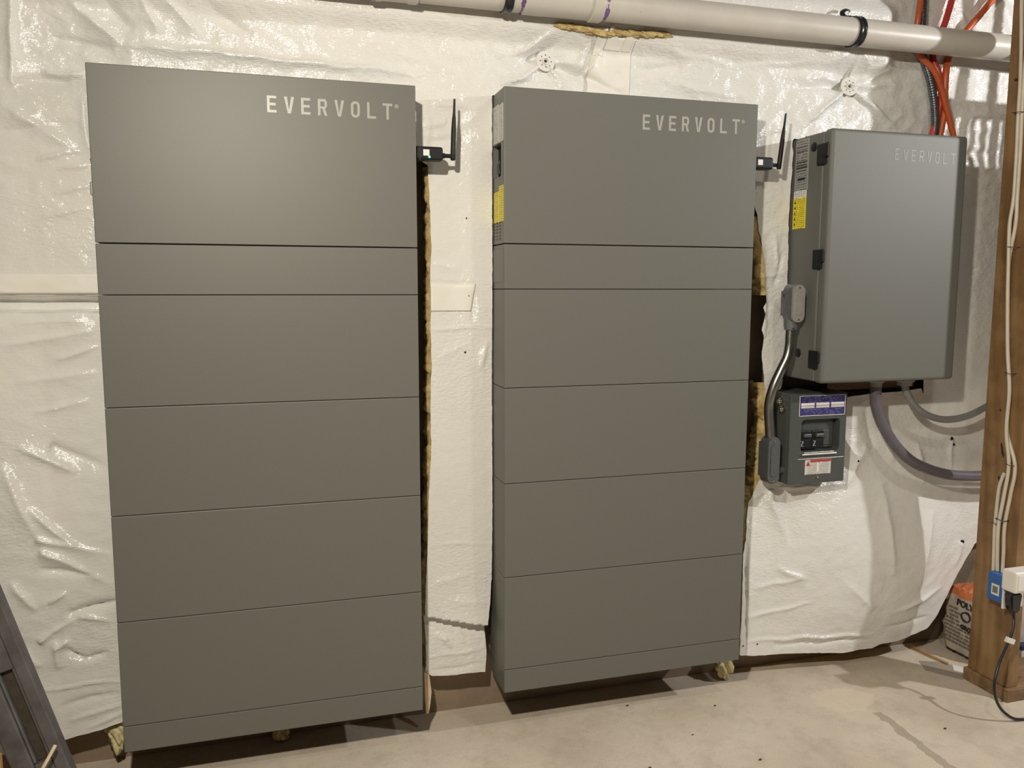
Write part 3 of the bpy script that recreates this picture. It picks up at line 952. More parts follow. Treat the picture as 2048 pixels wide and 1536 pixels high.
def logo(parent, x0, z0, x1, z1, y, hgt, mat, thick=0.155, reg=True):
    """EVERVOLT in straight condensed capitals between two baseline points"""
    word = 'EVERVOLT'
    n = len(word)
    pitch_x = (x1 - x0) / (n - 1 + 0.55)
    lw = pitch_x * 0.55
    s = hgt * thick
    bm = bmesh.new()

    def put(poly, k):
        bz_ = z0 + (z1 - z0) * (k * pitch_x) / (x1 - x0)
        bm_prism(bm, poly, lambda u, v: (x0 + k * pitch_x + u, y - 0.0004, bz_ + v), (0, 0.0006, 0))
    for k, ch in enumerate(word):
        if ch == 'E':
            put([(0, 0), (lw, 0), (lw, s), (s, s), (s, hgt / 2 - s / 2), (lw * 0.92, hgt / 2 - s / 2), (lw * 0.92, hgt / 2 + s / 2), (s, hgt / 2 + s / 2), (s, hgt - s), (lw, hgt - s), (lw, hgt), (0, hgt)], k)
        elif ch == 'V':
            put([(0, hgt), (s * 1.15, hgt), (lw / 2 + 0.0, s * 1.3), (lw - s * 0.85 + 0.0, hgt), (lw + s * 0.3, hgt), (lw / 2 + s * 0.75, 0), (lw / 2 - s * 0.45, 0)], k)
        elif ch == 'L':
            put([(0, 0), (lw, 0), (lw, s), (s, s), (s, hgt), (0, hgt)], k)
        elif ch == 'T':
            put([(lw / 2 - s / 2, 0), (lw / 2 + s / 2, 0), (lw / 2 + s / 2, hgt - s), (lw + s * .2, hgt - s), (lw + s * .2, hgt), (-s * .2, hgt), (-s * .2, hgt - s), (lw / 2 - s / 2, hgt - s)], k)
        elif ch == 'R':
            put([(0, 0), (s, 0), (s, hgt), (0, hgt)], k)
            put([(s, hgt - s), (lw - s * .6, hgt - s), (lw, hgt - s * 1.2), (lw - s * .6, hgt), (s, hgt)], k)
            put([(lw - s, hgt * .55), (lw, hgt * .60), (lw, hgt - s * 1.2), (lw - s * .6, hgt - s), (lw - s, hgt - s)], k)
            put([(s, hgt * .42), (lw - s * .6, hgt * .42), (lw, hgt * .60), (lw - s, hgt * .55), (s, hgt * .55)], k)
            put([(lw * .48, hgt * .42), (lw * .48 + s, hgt * .42), (lw + s * .1, 0), (lw - s, 0)], k)
        elif ch == 'O':
            o_ = rounded(0, lw, 0, hgt, lw * .48, 5)
            i_ = rounded(s, lw - s, s, hgt - s, (lw - 2 * s) * .48, 5)
            m = len(o_)
            for j in range(m):
                put([o_[j], o_[(j + 1) % m], i_[(j + 1) % m], i_[j]], k)
    ob = bm_obj('lettering', bm, mat, parent)
    ob['label'] = 'pale lettering reading EVERVOLT'
    if reg:
        zz = z1 + hgt * 0.86
        c0 = (x1 + s * 1.9, zz)
        bm = bmesh.new()
        for j in range(16):
            a0, a1 = j * PI / 8, (j + 1) * PI / 8
            R0, R1 = hgt * 0.12, hgt * 0.07
            bm_prism(bm, [(c0[0] + R0 * math.cos(a0), c0[1] + R0 * math.sin(a0)), (c0[0] + R0 * math.cos(a1), c0[1] + R0 * math.sin(a1)), (c0[0] + R1 * math.cos(a1), c0[1] + R1 * math.sin(a1)), (c0[0] + R1 * math.cos(a0), c0[1] + R1 * math.sin(a0))], lambda u, v: (u, y - 0.0004, v), (0, 0.0006, 0))
        bm_prism(bm, rounded(c0[0] - hgt * .035, c0[0] + hgt * .035, c0[1] - hgt * .045, c0[1] + hgt * .045, hgt * .01, 2), lambda u, v: (u, y - 0.0004, v), (0, 0.0006, 0))
        bm_obj('registered_mark', bm, mat, parent)
    return ob


def cabinet(xl, zb, label):
    zt = zb + JH[-1]
    c = thing('battery_cabinet', label, 'battery cabinet', (xl + W / 2, 0.0, zb), 'stacked home battery cabinets')
    parts = []
    for i, nm in enumerate(PART):
        top, bot = zt - JH[i], zt - JH[i + 1]
        g = 0.0016 if i == 0 else 0.0007
        o = box(nm, xl, xl + W, 0.0, DEP, bot + g, top - (0.0007 if i else 0), M['coat'], c, 0.0016, 2)
        parts.append(o)
    inv, jun = parts[0], parts[1]
    b = 1.654 - (1.6649 + 0.014)
    carve(inv, [cutbox(xl - 0.01, xl + 0.05, 0.030, 0.105, zt - 0.209, zt - 0.127, bev=0.008)] +
          [cutbox(xl - 0.01, xl + 0.012, 0.034 + 0.027 * j, 0.047 + 0.027 * j, zt - 0.366 + 0.0082 * k, zt - 0.3603 + 0.0082 * k) for j in range(3) for k in range(6)])
    box('opening_shade', xl + 0.014, xl + 0.0495, 0.0305, 0.1045, zt - 0.2085, zt - 0.1275, M['hole'], inv)  # black block standing in for the shade inside the cable opening
    box('vent_shade', xl + 0.004, xl + 0.0118, 0.0335, 0.1045, zt - 0.3655, zt - 0.318, M['hole'], inv)  # black backing that paints the vent slots as dark as deep shade
    box('cable_gland', xl + 0.004, xl + 0.013, 0.045, 0.085, zt - 0.200, zt - 0.170, M['black'], inv, 0.005)
    tube('battery_cable', [(xl + 0.013, 0.085, zt - 0.165), (xl + 0.007, 0.06, zt - 0.176), (xl + 0.009, 0.055, zt - 0.20)], 0.006, M['black_rubber'], inv, 8, 5)
    box('side_hatch', xl - 0.0012, xl + 0.004, 0.008, 0.130, zt - 0.470, zt - 0.386, M['coat'], jun, 0.001)
    lb = box('rating_label', xl - 0.0007, xl + 0.001, 0.052, 0.108, zt - 0.124, zt - 0.032, M['label_pale'], inv)
    lb['label'] = 'pale grey printed rating label'
    lb = box('rating_label', xl - 0.0007, xl + 0.001, 0.008, 0.050, zt - 0.126, zt - 0.036, M['label_pale'], inv)
    lb['label'] = 'pale grey printed rating label'
    lb = box('warning_label', xl - 0.0007, xl + 0.001, 0.007, 0.048, zt - 0.320, zt - 0.232, M['label_yellow'], inv)
    lb['label'] = 'yellow printed warning label'
    lb = box('warning_label', xl - 0.0007, xl + 0.001, 0.050, 0.096, zt - 0.320, zt - 0.244, M['label_yellow'], inv)
    lb['label'] = 'yellow printed warning label'
    # socket plates and screws on the far side
    for zz in (0.035, 0.085):
        lathe('side_bolt', [(0, 0.006), (0.005, 0.005), (0.006, 0.0), (0, 0.0)], (xl + W, 0.06, zt - zz), (1, 0, 0), M['black'], inv, 10)
    box('side_bracket', xl + W, xl + W + 0.010, 0.05, 0.10, zt - 0.075, zt - 0.045, M['cast_cover'], inv, 0.003)
    box('wall_rail', xl + 0.06, xl + W - 0.06, DEP, 0.20, zt - 0.60, zt - 0.56, M['seam'], c)
    box('wall_rail', xl + 0.06, xl + W - 0.06, DEP, 0.20, zt - 0.12, zt - 0.08, M['seam'], c)
    return c, inv, zt


c1, inv1, zt1 = cabinet(0.0, 0.120, 'tall grey stacked battery cabinet at the far left, nearest the leaning grey frame')
c2, inv2, zt2 = cabinet(0.9163, 0.134, 'tall grey stacked battery cabinet in the middle, yellow labels on its left side')
logo(inv1, 0.365, 1.5845, 0.644, 1.5835, 0.0, 0.0365, M['logo'])
logo(inv2, 0.9163 + 0.366, 1.5965, 0.9163 + 0.645, 1.600, 0.0, 0.0375, M['logo'])
# little clip on the first cabinet's hidden side, peeping out at the edge
box('side_clip', -0.014, 0.0, 0.05, 0.075, 1.395, 1.425, M['cast_cover'], inv1, 0.003)
box('side_clip', -0.012, 0.0, 0.06, 0.072, 1.470, 1.476, M['black'], inv1, 0.001)


# ------------------------------------------------------------------ wireless dongles
def dongle(x, y, z, tip, label, blen=0.068, rot=0.0, led=True):
    d = thing('wireless_dongle', label, 'antenna', (x, y, z), 'antenna dongles on the cabinet sides')
    bm = bmesh.new()
    bm_box(bm, x, x + blen, y - 0.016, y + 0.016, z - 0.0165, z + 0.0165, 0.006, 3)
    bm_obj('body', bm, M['black'], d)
    box('collar', x + 0.010, x + 0.013, y - 0.0166, y + 0.0166, z - 0.0170, z + 0.0170, M['seam'], d, 0.001)
    st = box('sticker', x + blen * 0.28, x + blen * 0.28 + 0.015, y - 0.0166, y - 0.0155, z - 0.006, z + 0.0085, M['paper'], d)
    st['label'] = 'small white square sticker'
    if led:
        lathe('indicator_light', [(0, 0.0022), (0.002, 0.0014), (0.0028, 0), (0, 0)], (x + blen * 0.28 + 0.015, y - 0.0158, z - 0.0085), (0, -1, 0), M['green_led'], d, 12)
    ex = x + blen
    lathe('hinge', [(0, -0.002), (0.0065, -0.002), (0.0065, 0.006), (0.005, 0.008), (0.005, 0.024), (0, 0.026)], (ex, y, z - 0.002), (1, 0, 0), M['black'], d, 14)
    b = Vector((ex + 0.027, y, z - 0.009))
    tp_ = Vector(tip)
    dirv = (tp_ - b)
    L = dirv.length
    lathe('whip', [(0, -0.004), (0.0050, -0.003), (0.0064, 0.0), (0.0064, L * .12), (0.0062, L * .48), (0.0048, L * .66), (0.0032, L * .76), (0.0026, L * .985), (0, L)], b, dirv, M['black'], d, 14)
    return d


dongle(0.702, 0.040, 1.5160, (0.802, 0.040, 1.651), 'black antenna dongle with a glowing green light beside the left cabinet')
dongle(1.618, 0.040, 1.5330, (1.729, 0.040, 1.672), 'black antenna dongle with a tilted whip between middle cabinet and wall box', 0.068, led=False)

# ------------------------------------------------------------------ small wall box
bx0, bx1, bz0, bz1 = 1.812, 2.266, 0.932, 1.622
wb = thing('switch_box', 'light grey metal switch box with black hinges hung high beside the wooden post', 'electrical box', (2.04, 0.125, bz0))
body = box('box_body', bx0 + 0.002, bx1 - 0.002, -0.014, 0.150, bz0 + 0.003, bz1 - 0.003, M['coat_light'], wb, 0.006, 3)
door = box('box_door', bx0, bx1, -0.050, -0.0155, bz0, bz1, M['coat_light'], wb, 0.010, 4)
logo(door, 2.018, 1.546, 2.222, 1.541, -0.050, 0.0305, M['logo_faint'], 0.10, False)
for zt_, zb_ in ((1.585, 1.529), (1.301, 1.248), (1.022, 0.972)):
    hg = box('door_hinge', bx0 - 0.006, bx0 + 0.001, -0.020, 0.004, zb_, zt_, M['black'], door, 0.002)
    box('hinge_leaf', bx0 - 0.009, bx0 - 0.0015, -0.044, -0.018, zb_ + 0.018, zt_, M['black'], hg, 0.003)
    box('hinge_tab', bx0 - 0.008, bx0 - 0.0015, -0.036, -0.018, zb_, zb_ + 0.020, M['black'], hg, 0.002)
for yy, zz in ((0.027, 1.583), (0.060, 1.010)):
    lathe('hole_plug', [(0, 0.004), (0.008, 0.0038), (0.012, 0.002), (0.013, 0.0), (0, 0)], (bx0 + 0.002, yy, zz), (-1, 0, 0), M['black'], body, 20)
xl_ = bx0 + 0.0016
for nm, y0, y1, z0, z1, mt, lab in (('rating_label', 0.047, 0.108, 1.471, 1.612, 'label_grey', 'grey rating label with dark rows of print'), ('info_label', 0.052, 0.109, 1.450, 1.471, 'label_white', 'small white label'), ('warning_label', 0.052, 0.110, 1.364, 1.450, 'label_yellow', 'yellow warning label')):
    ob = box(nm, xl_ - 0.0006, xl_ + 0.001, y0, y1, z0, z1, M[mt], body)
    ob['label'] = lab
for k in range(5):
    zc = 1.440 - 0.0155 * k
    prism('warning_symbol', [(0.1055, zc - 0.004), (0.0975, zc - 0.004), (0.1015, zc + 0.004)], lambda u, v: (xl_ - 0.0009, u, v), (0.0005, 0, 0), M['black'], body)
box('barcode', xl_ - 0.0009, xl_, 0.062, 0.094, 1.499, 1.506, M['black'], body)
for k, zc in enumerate((1.590, 1.578, 1.548, 1.540, 1.532, 1.524)):
    box('print_line', xl_ - 0.0009, xl_, 0.053 + (k % 2) * 0.003, 0.103, zc, zc + (0.0022, 0.002, 0.003, 0.0028, 0.0045, 0.0025)[k], M['seam'], body)

# timber cleat the box hangs on, showing below it at the right
tag(box('timber_cleat', 1.98, 2.306, 0.140, 0.1985, 0.885, 0.960, M['lumber_x'], None, 0.002), 'short brown timber cleat showing in the dark gap under the wall box', 'cleat')

# ------------------------------------------------------------------ breaker panel
bp = thing('breaker_panel', 'small slate grey breaker panel with blue label below the wall box', 'breaker panel', (1.873, 0.12, 0.626))
pbody = box('enclosure', 1.778, 1.971, 0.046, 0.198, 0.628, 0.894, M['panel'], bp, 0.003)
cover = box('cover', 1.778, 1.971, 0.034, 0.0455, 0.628, 0.894, M['panel'], bp, 0.004)
bm = bmesh.new()
bm_prism(bm, rounded(1.817, 1.948, 0.7225, 0.818, 0.012, 5), lambda u, v: (u, 0.0, v), (0, 0.08, 0))
carve(cover, [bm])
bm = bmesh.new()
bm_prism(bm, rounded(1.817, 1.948, 0.7225, 0.818, 0.012, 5), lambda u, v: (u, 0.040, v), (0, 0.022, 0))
carve(pbody, [bm])
box('deadfront', 1.8185, 1.940, 0.055, 0.0615, 0.730, 0.8165, M['panel_dark'], bp, 0.001)
box('filler_plate', 1.9030, 1.9300, 0.053, 0.056, 0.737, 0.781, M['panel_dark'], bp, 0.0008)
for k in range(2):
    x0 = 1.8195 + 0.0415 * k
    br = box('circuit_breaker', x0, x0 + 0.0405, 0.044, 0.058, 0.733, 0.782, M['black'], bp, 0.0015)
    box('breaker_toggle', x0 + 0.010, x0 + 0.037, 0.036, 0.046, 0.764, 0.775, M['panel_dark'], br, 0.003)
    box('toggle_slot', x0 + 0.012, x0 + 0.036, 0.0428, 0.0445, 0.752, 0.763, M['hole'], br, 0.0005)
    pts = [(x0 + 0.004, 0.738), (x0 + 0.014, 0.738), (x0 + 0.014, 0.7395), (x0 + 0.0075, 0.7395), (x0 + 0.014, 0.7515), (x0 + 0.014, 0.753), (x0 + 0.004, 0.753), (x0 + 0.004, 0.7515), (x0 + 0.0105, 0.7515), (x0 + 0.004, 0.7395)]
    prism('rating_mark', pts, lambda u, v: (u, 0.0433, v), (0, 0.0008, 0), M['label_grey'], br)
lip = box('latch_lip', 1.818, 1.938, 0.028, 0.036, 0.7125, 0.7185, M['chrome'], bp, 0.002)
box('latch_lip', 1.826, 1.930, 0.030, 0.036, 0.7190, 0.7225, M['chrome'], bp, 0.001)
box('trim_strip', 1.807, 1.966, 0.032, 0.0345, 0.7010, 0.7035, M['chrome'], bp, 0.0008)
bl = box('circuit_label', 1.808, 1.961, 0.0332, 0.0345, 0.830, 0.8865, M['label_blue'], bp)
bl['label'] = 'dark blue printed label with three blank white fields'
for (u0, u1, v0, v1) in ((1.8075, 1.9615, 0.8865, 0.8880), (1.8075, 1.9615, 0.8285, 0.8300), (1.8070, 1.8085, 0.8285, 0.8880), (1.9605, 1.9620, 0.8285, 0.8880)):
    box('label_border', u0, u1, 0.0328, 0.0342, v0, v1, M['paper'], bl)
for k in range(3):
    u0 = 1.8125 + 0.0505 * k
    for v0 in (0.8515, 0.8595):
        box('blank_field', u0, u0 + 0.0445, 0.0326, 0.0336, v0, v0 + 0.0068, M['label_pale'] if v0 < 0.855 else M['paper'], bl)
dl = box('danger_label', 1.834, 1.922, 0.0332, 0.0345, 0.6555, 0.6990, M['label_danger'], bp)
dl['label'] = 'white danger label with a red top band'
box('red_band', 1.852, 1.921, 0.0326, 0.0336, 0.6920, 0.6985, M['label_red'], dl)
prism('red_triangle', [(1.837, 0.682), (1.851, 0.682), (1.844, 0.6945)], lambda u, v: (u, 0.0326, v), (0, 0.0008, 0), M['label_red'], dl)
box('worn_patch', 1.874, 1.8805, 0.0326, 0.0336, 0.662, 0.689, M['paper'], dl)
for (u, v) in ((1.878, 0.647), (1.882, 0.8895)):
    lathe('cover_screw', [(0, 0.004), (0.003, 0.0035), (0.004, 0.0015), (0.0042, 0), (0, 0)], (u, 0.0342, v), (0, -1, 0), M['chrome'], bp, 14)
for zz, yy in ((0.868, 0.075), (0.846, 0.066)):
    lathe('locknut', [(0, 0.016), (0.006, 0.016), (0.0075, 0.012), (0.0075, 0.008), (0.011, 0.007), (0.011, 0.0), (0, 0)], (1.779, yy, zz), (-1, 0, 0), M['chrome'], bp, 10)


# ------------------------------------------------------------------ conduit bodies and conduits
def conduit_body(name, label, x0, x1, y0, y1, z0, z1, mat, cov, hub_low=True):
    c = thing(name, label, 'conduit fitting', ((x0 + x1) / 2, (y0 + y1) / 2, z0), 'conduit outlet bodies')
    r = (x1 - x0) * 0.48
    bm = bmesh.new()
    bm_prism(bm, rounded(x0, x1, z0, z1, r, 7), lambda u, v: (u, y0 + 0.004, v), (0, y1 - y0 - 0.004, 0))
    bmesh.ops.bevel(bm, geom=[e for e in bm.edges if all(abs(v.co.y - y1) < 1e-5 for v in e.verts)], offset=0.010, segments=3, affect='EDGES')
    bm_obj('casting', bm, M[mat], c, False)
    prism('cover_plate', rounded(x0 + 0.001, x1 - 0.001, z0 + 0.002, z1 - 0.002, r * 0.95, 7), lambda u, v: (u, y0, v), (0, 0.004, 0), M[cov], c)
    prism('cover_boss', rounded(x0 + 0.009, x1 - 0.009, z0 + 0.022, z1 - 0.022, r * 0.5, 6), lambda u, v: (u, y0 - 0.0022, v), (0, 0.0025, 0), M[cov], c, 0.0008)
    xc = (x0 + x1) / 2
    for zz in (z0 + 0.010, z1 - 0.010):
        lathe('cover_screw', [(0, 0.003), (0.0026, 0.0025), (0.0034, 0), (0, 0)], (xc, y0, zz), (0, -1, 0), M['chrome'], c, 12)
    return c


lb1 = conduit_body('conduit_fitting', 'grey conduit body with bright screwed cover on the wall box side', 1.757, 1.799, 0.016, 0.070, 1.098, 1.207, 'cast', 'cast_cover')
lathe('side_hub', [(0, 0), (0.018, 0), (0.018, 0.010), (0.0155, 0.012), (0.0155, 0.024), (0, 0.024)], (1.790, 0.046, 1.180), (1, 0, 0), M['cast'], lb1, 18)
lathe('lower_hub', [(0, -0.02), (0.021, -0.02), (0.020, 0.014), (0.0185, 0.026), (0.0165, 0.028), (0, 0.028)], (1.776, 0.046, 1.105), (0, 0, -1), M['cast'], lb1, 18)
lathe('set_screw', [(0, 0.006), (0.003, 0.006), (0.004, 0.0), (0, 0)], (1.771, 0.029, 1.083), (-0.2, -1, 0), M['chrome'], lb1, 10)
lathe('set_screw', [(0, 0.006), (0.003, 0.006), (0.004, 0.0), (0, 0)], (1.757, 0.05, 1.175), (-1, 0, 0), M['chrome'], lb1, 10)
tag(tube('metal_conduit', [(1.776, 0.046, 1.10), (1.775, 0.046, 1.06), (1.774, 0.046, 1.030), (1.768, 0.046, 1.000), (1.752, 0.047, 0.966), (1.734, 0.050, 0.924), (1.724, 0.054, 0.885), (1.722, 0.057, 0.850), (1.726, 0.056, 0.80), (1.729, 0.055, 0.765)], 0.0138, M['steel'], None, 16, 8),
    'bent shiny metal conduit running down between the two conduit bodies', 'conduit')
lb2 = conduit_body('conduit_fitting', 'dark grey oval conduit body low beside the breaker panel', 1.710, 1.750, 0.034, 0.082, 0.634, 0.772, 'cast_dark', 'cast_dark')
lathe('side_hub', [(0, 0), (0.014, 0), (0.014, 0.012), (0.011, 0.014), (0.011, 0.036), (0, 0.036)], (1.742, 0.062, 0.668), (1, 0, 0), M['cast_dark'], lb2, 16)

fp = tag(tube('flexible_conduit', [(2.064, 0.03, 0.932), (2.064, 0.03, 0.900), (2.066, 0.03, 0.860), (2.086, 0.029, 0.805), (2.134, 0.026, 0.736), (2.192, 0.026, 0.684), (2.259, 0.028, 0.651), (2.337, 0.03, 0.627), (2.414, 0.03, 0.616), (2.50, 0.03, 0.612), (2.75, 0.03, 0.61), (3.1, 0.03, 0.615)], 0.0162, M['conduit_purple'], None, 16, 8),
         'thick mauve grey flexible conduit curving from the wall box behind the post', 'conduit')
tag(tube('flexible_conduit', [(2.164, 0.03, 0.925), (2.169, 0.03, 0.900), (2.182, 0.03, 0.875), (2.209, 0.03, 0.844), (2.247, 0.03, 0.818), (2.304, 0.03, 0.800), (2.361, 0.03, 0.798), (2.418, 0.03, 0.808), (2.474, 0.03, 0.829), (2.58, 0.03, 0.872), (2.75, 0.03, 0.93), (3.0, 0.03, 0.99)], 0.0106, M['conduit_grey'], None, 14, 8),
    'thin light grey flexible conduit sweeping up behind the post', 'conduit')
for xx, rr, lab in ((2.064, 0.021, 'grey conduit connector where the thick mauve conduit enters the wall box'), (2.165, 0.027, 'wide grey conduit connector where the thin grey conduit enters the wall box')):
    f = thing('conduit_connector', lab, 'conduit fitting', (xx, 0.03, 0.9315), 'connectors under the wall box')
    lathe('hex_nut', [(0, 0), (rr * 1.08, 0), (rr * 1.08, 0.009), (rr * 0.9, 0.012), (0, 0.012)], (xx, 0.03, 0.9315), (0, 0, -1), M['fitting_grey'], f, 8, False)
    lathe('gland_sleeve', [(0, 0), (rr * 0.82, 0), (rr * 0.78, 0.012), (0, 0.012)], (xx, 0.03, 0.9195), (0, 0, -1), M['fitting_grey'], f, 18)

# ------------------------------------------------------------------ drain pipe
PR, PY, PZ = 0.0365, 0.030, 1.8985
dp = thing('drain_pipe', 'long cream plastic drain pipe running along the top of the wall', 'pipe', (1.2, PY, PZ))
lathe('pipe_run', [(0, 0), (PR, 0), (PR, 5.5), (0, 5.5)], (-1.4, PY, PZ), (1, 0, 0), M['pvc'], dp, 48).location
for x0, prof in ((0.606, [(PR, 0), (0.0415, 0), (0.0415, 0.022), (0.0395, 0.024), (0.0395, 0.084), (0.0415, 0.086), (0.0415, 0.108), (PR, 0.108)]),
                 (0.968, [(PR, 0), (0.0395, 0), (0.0395, 0.055), (0.0388, 0.057), (0.0388, 0.176), (0.0420, 0.178), (0.0420, 0.204), (0.0405, 0.207), (PR, 0.207)])):
    lathe('pipe_coupling', prof, (x0, PY, PZ), (1, 0, 0), M['pvc'], dp, 48)
for i, (xx, lab) in enumerate(((0.930, 'black rubber strap round the drain pipe above the gap between cabinets'), (1.930, 'black rubber strap with hook round the drain pipe above the wall box'))):
    s = thing('pipe_strap', lab, 'pipe strap', (xx, PY, PZ), 'straps round the drain pipe')
    lathe('strap_band', [(PR + 0.0003, -0.011), (PR + 0.004, -0.011), (PR + 0.005, -0.008), (PR + 0.003, -0.005), (PR + 0.003, 0.004), (PR + 0.005, 0.007), (PR + 0.004, 0.011), (PR + 0.0003, 0.011)], (xx, PY, PZ), (1, 0, 0), M['black_rubber'], s, 48)
    tube('strap_tail', [(xx - 0.004, 0.040, PZ + 0.040), (xx - 0.022, 0.046, PZ + 0.042), (xx - 0.026, 0.052, PZ + 0.056), (xx - 0.012, 0.056, PZ + 0.066), (xx + 0.002, 0.058, PZ + 0.066)], 0.0065, M['black_rubber'], s, 8, 6, 0.35)

# ------------------------------------------------------------------ red and orange cables, armoured cable
CABS = [('power_cable', [(2.19, 2.20), (2.186, 2.067), (2.185, 2.026), (2.179, 1.963), (2.186, 1.914), (2.203, 1.874), (2.242, 1.834), (2.273, 1.787), (2.297, 1.731), (2.318, 1.681), (2.334, 1.638), (2.345, 1.56)], 0.0086, 'orange', 'orange cable crossing in front of the red cable beside the post', 0.074),
        ('power_cable', [(2.345, 2.20), (2.317, 2.080), (2.308, 2.037), (2.286, 1.965), (2.269, 1.914), (2.265, 1.871), (2.279, 1.823), (2.291, 1.766), (2.281, 1.708), (2.264, 1.642), (2.25, 1.56)], 0.0092, 'red', 'red cable dropping behind the drain pipe', 0.088),
        ('power_cable', [(2.58, 2.19), (2.497, 2.098), (2.454, 2.051), (2.412, 2.004), (2.373, 1.963), (2.339, 1.916), (2.320, 1.880), (2.302, 1.838), (2.302, 1.781), (2.305, 1.724), (2.293, 1.644), (2.285, 1.56)], 0.0098, 'orange', 'orange cable slanting in from the top right', 0.0865)]
for nm, pts, r, mt, lab, yb in CABS:
    tag(tube(nm, [(a, yb + (0.012 if abs(b - 1.90) < 0.045 else 0), b) for a, b in pts], r, M[mt], None, 12, 8), lab, 'cable', 'cables behind the drain pipe')
ctr = catmull([(a, 0.088 + (0.008 if abs(b - 1.90) < 0.05 else 0), b) for a, b in ((2.207, 2.20), (2.205, 2.069), (2.205, 2.027), (2.206, 1.965), (2.213, 1.917), (2.227, 1.868), (2.248, 1.806), (2.268, 1.736), (2.275, 1.679), (2.271, 1.635), (2.265, 1.56))], 30)
bm = bmesh.new()
bm_tube(bm, ctr, lambda s: 0.0118 + 0.0014 * math.cos(s * 2 * PI * 100), 14)
tag(bm_obj('armoured_cable', bm, M['armour'], None, True), 'dark ribbed metal armoured cable running down beside the orange cables', 'cable', 'cables behind the drain pipe')

# ------------------------------------------------------------------ wooden post and sill plate
tag(box('sill_plate', 2.372, 3.6, -0.212, -0.052, 0.0, 0.038, M['lumber_x'], None, 0.002), 'flat timber sill plate on the floor under the wooden post', 'timber')
post = thing('wooden_post', 'tall brown stained timber stud standing at the right edge', 'post', (2.40, -0.13, 0.038))
pst = box('stud', 2.380, 2.418, -0.2, -0.06, 0.038, 2.35, M['lumber'], post, 0.002)
for i, (yy, zz, ry, rz) in enumerate(((-0.128, 0.73, 0.004, 0.022), (-0.087, 1.775, 0.006, 0.005), (-0.112, 0.845, 0.003, 0.004), (-0.146, 0.70, 0.002, 0.004), (-0.158, 0.72, 0.002, 0.004), (-0.124, 0.645, 0.004, 0.008), (-0.13, 1.06, 0.006, 0.010))):
    poly = [(yy + ry * math.cos(k * PI / 6) * (1 + 0.25 * math.sin(3 * k + i)) + rz * 0.25 * math.sin(k * PI / 6), zz + rz * math.sin(k * PI / 6)) for k in range(12)]
    prism('knot', poly, lambda u, v: (2.3794, u, v), (0.0012, 0, 0), M['knot'] if i != 6 else M['lumber_x'], post)

# added unseen panel with slatted top: blocks the far lamp, stripes the wall
sp_ = thing('added_shade_panel', 'added unseen timber panel with slatted top, blocking the far lamp right of the post', 'panel', (2.9, -0.13, 0.78))
box('shade_board', 2.4195, 3.40, -0.136, -0.124, 0.80, 1.635, M['lumber_x'], sp_)
box('shade_rail', 2.4195, 3.40, -0.139, -0.121, 1.755, 1.800, M['lumber_x'], sp_, 0.002)
for k in range(28):
    xs_ = 2.440 + 0.0345 * k
    box('shade_slat', xs_, xs_ + 0.017 + 0.006 * math.sin(k * 2.1), -0.135, -0.125, 1.635, 1.755, M['lumber'], sp_)
for k in range(9):
    xs_ = 2.455 + 0.105 * k
    box('shade_slat', xs_, xs_ + 0.030, -0.135, -0.125, 1.800, 2.35, M['lumber'], sp_)

# white cables stapled to the post
run = [(-0.085, 2.30), (-0.088, 2.10), (-0.092, 1.986), (-0.100, 1.878), (-0.106, 1.770), (-0.107, 1.680), (-0.110, 1.58), (-0.111, 1.45), (-0.112, 1.374), (-0.117, 1.27), (-0.123, 1.163), (-0.135, 1.021), (-0.150, 0.909), (-0.150, 0.793), (-0.166, 0.695), (-0.158, 0.605), (-0.147, 0.513), (-0.150, 0.43), (-0.158, 0.372)]
ca = [(2.3742 if z_ > 1.4 else 2.3655 if z_ > 0.42 else 2.362, y_, z_) for y_, z_ in run]
cb_ = []
for (y_, z_) in run:
    if z_ > 1.5:
        off_ = -0.0115 - 0.10 * max(0.0, z_ - 1.80)
    elif z_ > 1.3:
        off_ = -0.0115
    elif z_ > 0.72:
        off_ = 0.0070
    else:
        off_ = -0.0125
    cb_.append((2.3744 if z_ > 0.42 else 2.366, y_ + off_, z_))
cc_ = [(2.3700 if z_ > 0.42 else 2.364, y_, z_) for y_, z_ in [(-0.150, 0.668), (-0.144, 0.652), (-0.137, 0.627), (-0.134, 0.600), (-0.132, 0.54), (-0.131, 0.494), (-0.134, 0.43), (-0.142, 0.372)]]
for nm, pts, lab in (('white_cable', ca, 'white cable running the full height of the post, left of the pair'), ('white_cable', cb_, 'white cable running the full height of the post, right of the pair'), ('white_cable', cc_, 'short white cable looping off the pair above the blue outlet box')):
    tag(tube(nm, pts, 0.0052, M['cable_white'], None, 10, 8), lab, 'cable', 'white cables on the post')
for i, (yy, zz, wd) in enumerate(((-0.112, 1.68, 0.024), (-0.126, 1.31, 0.020), (-0.145, 0.955, 0.020), (-0.170, 0.695, 0.020), (-0.153, 0.53, 0.026), (-0.134, 0.515, 0.014))):
    tag(tube('cable_staple', [(2.3795, yy - wd / 2 - 0.001, zz), (2.3595, yy - wd / 2, zz), (2.3595, yy + wd / 2, zz + 0.002), (2.3795, yy + wd / 2 + 0.001, zz + 0.002)], 0.0011, M['staple'], None, 6, 0),
        ('topmost staple across the white cables on the post', 'second staple from the top on the white cables', 'third staple from the top, at thin conduit height', 'fourth staple, beside the dark knot in the post', 'lower staple over the cable pair above the blue box', 'lower staple over the short white cable above the blue box')[i], 'staple', 'cable staples')

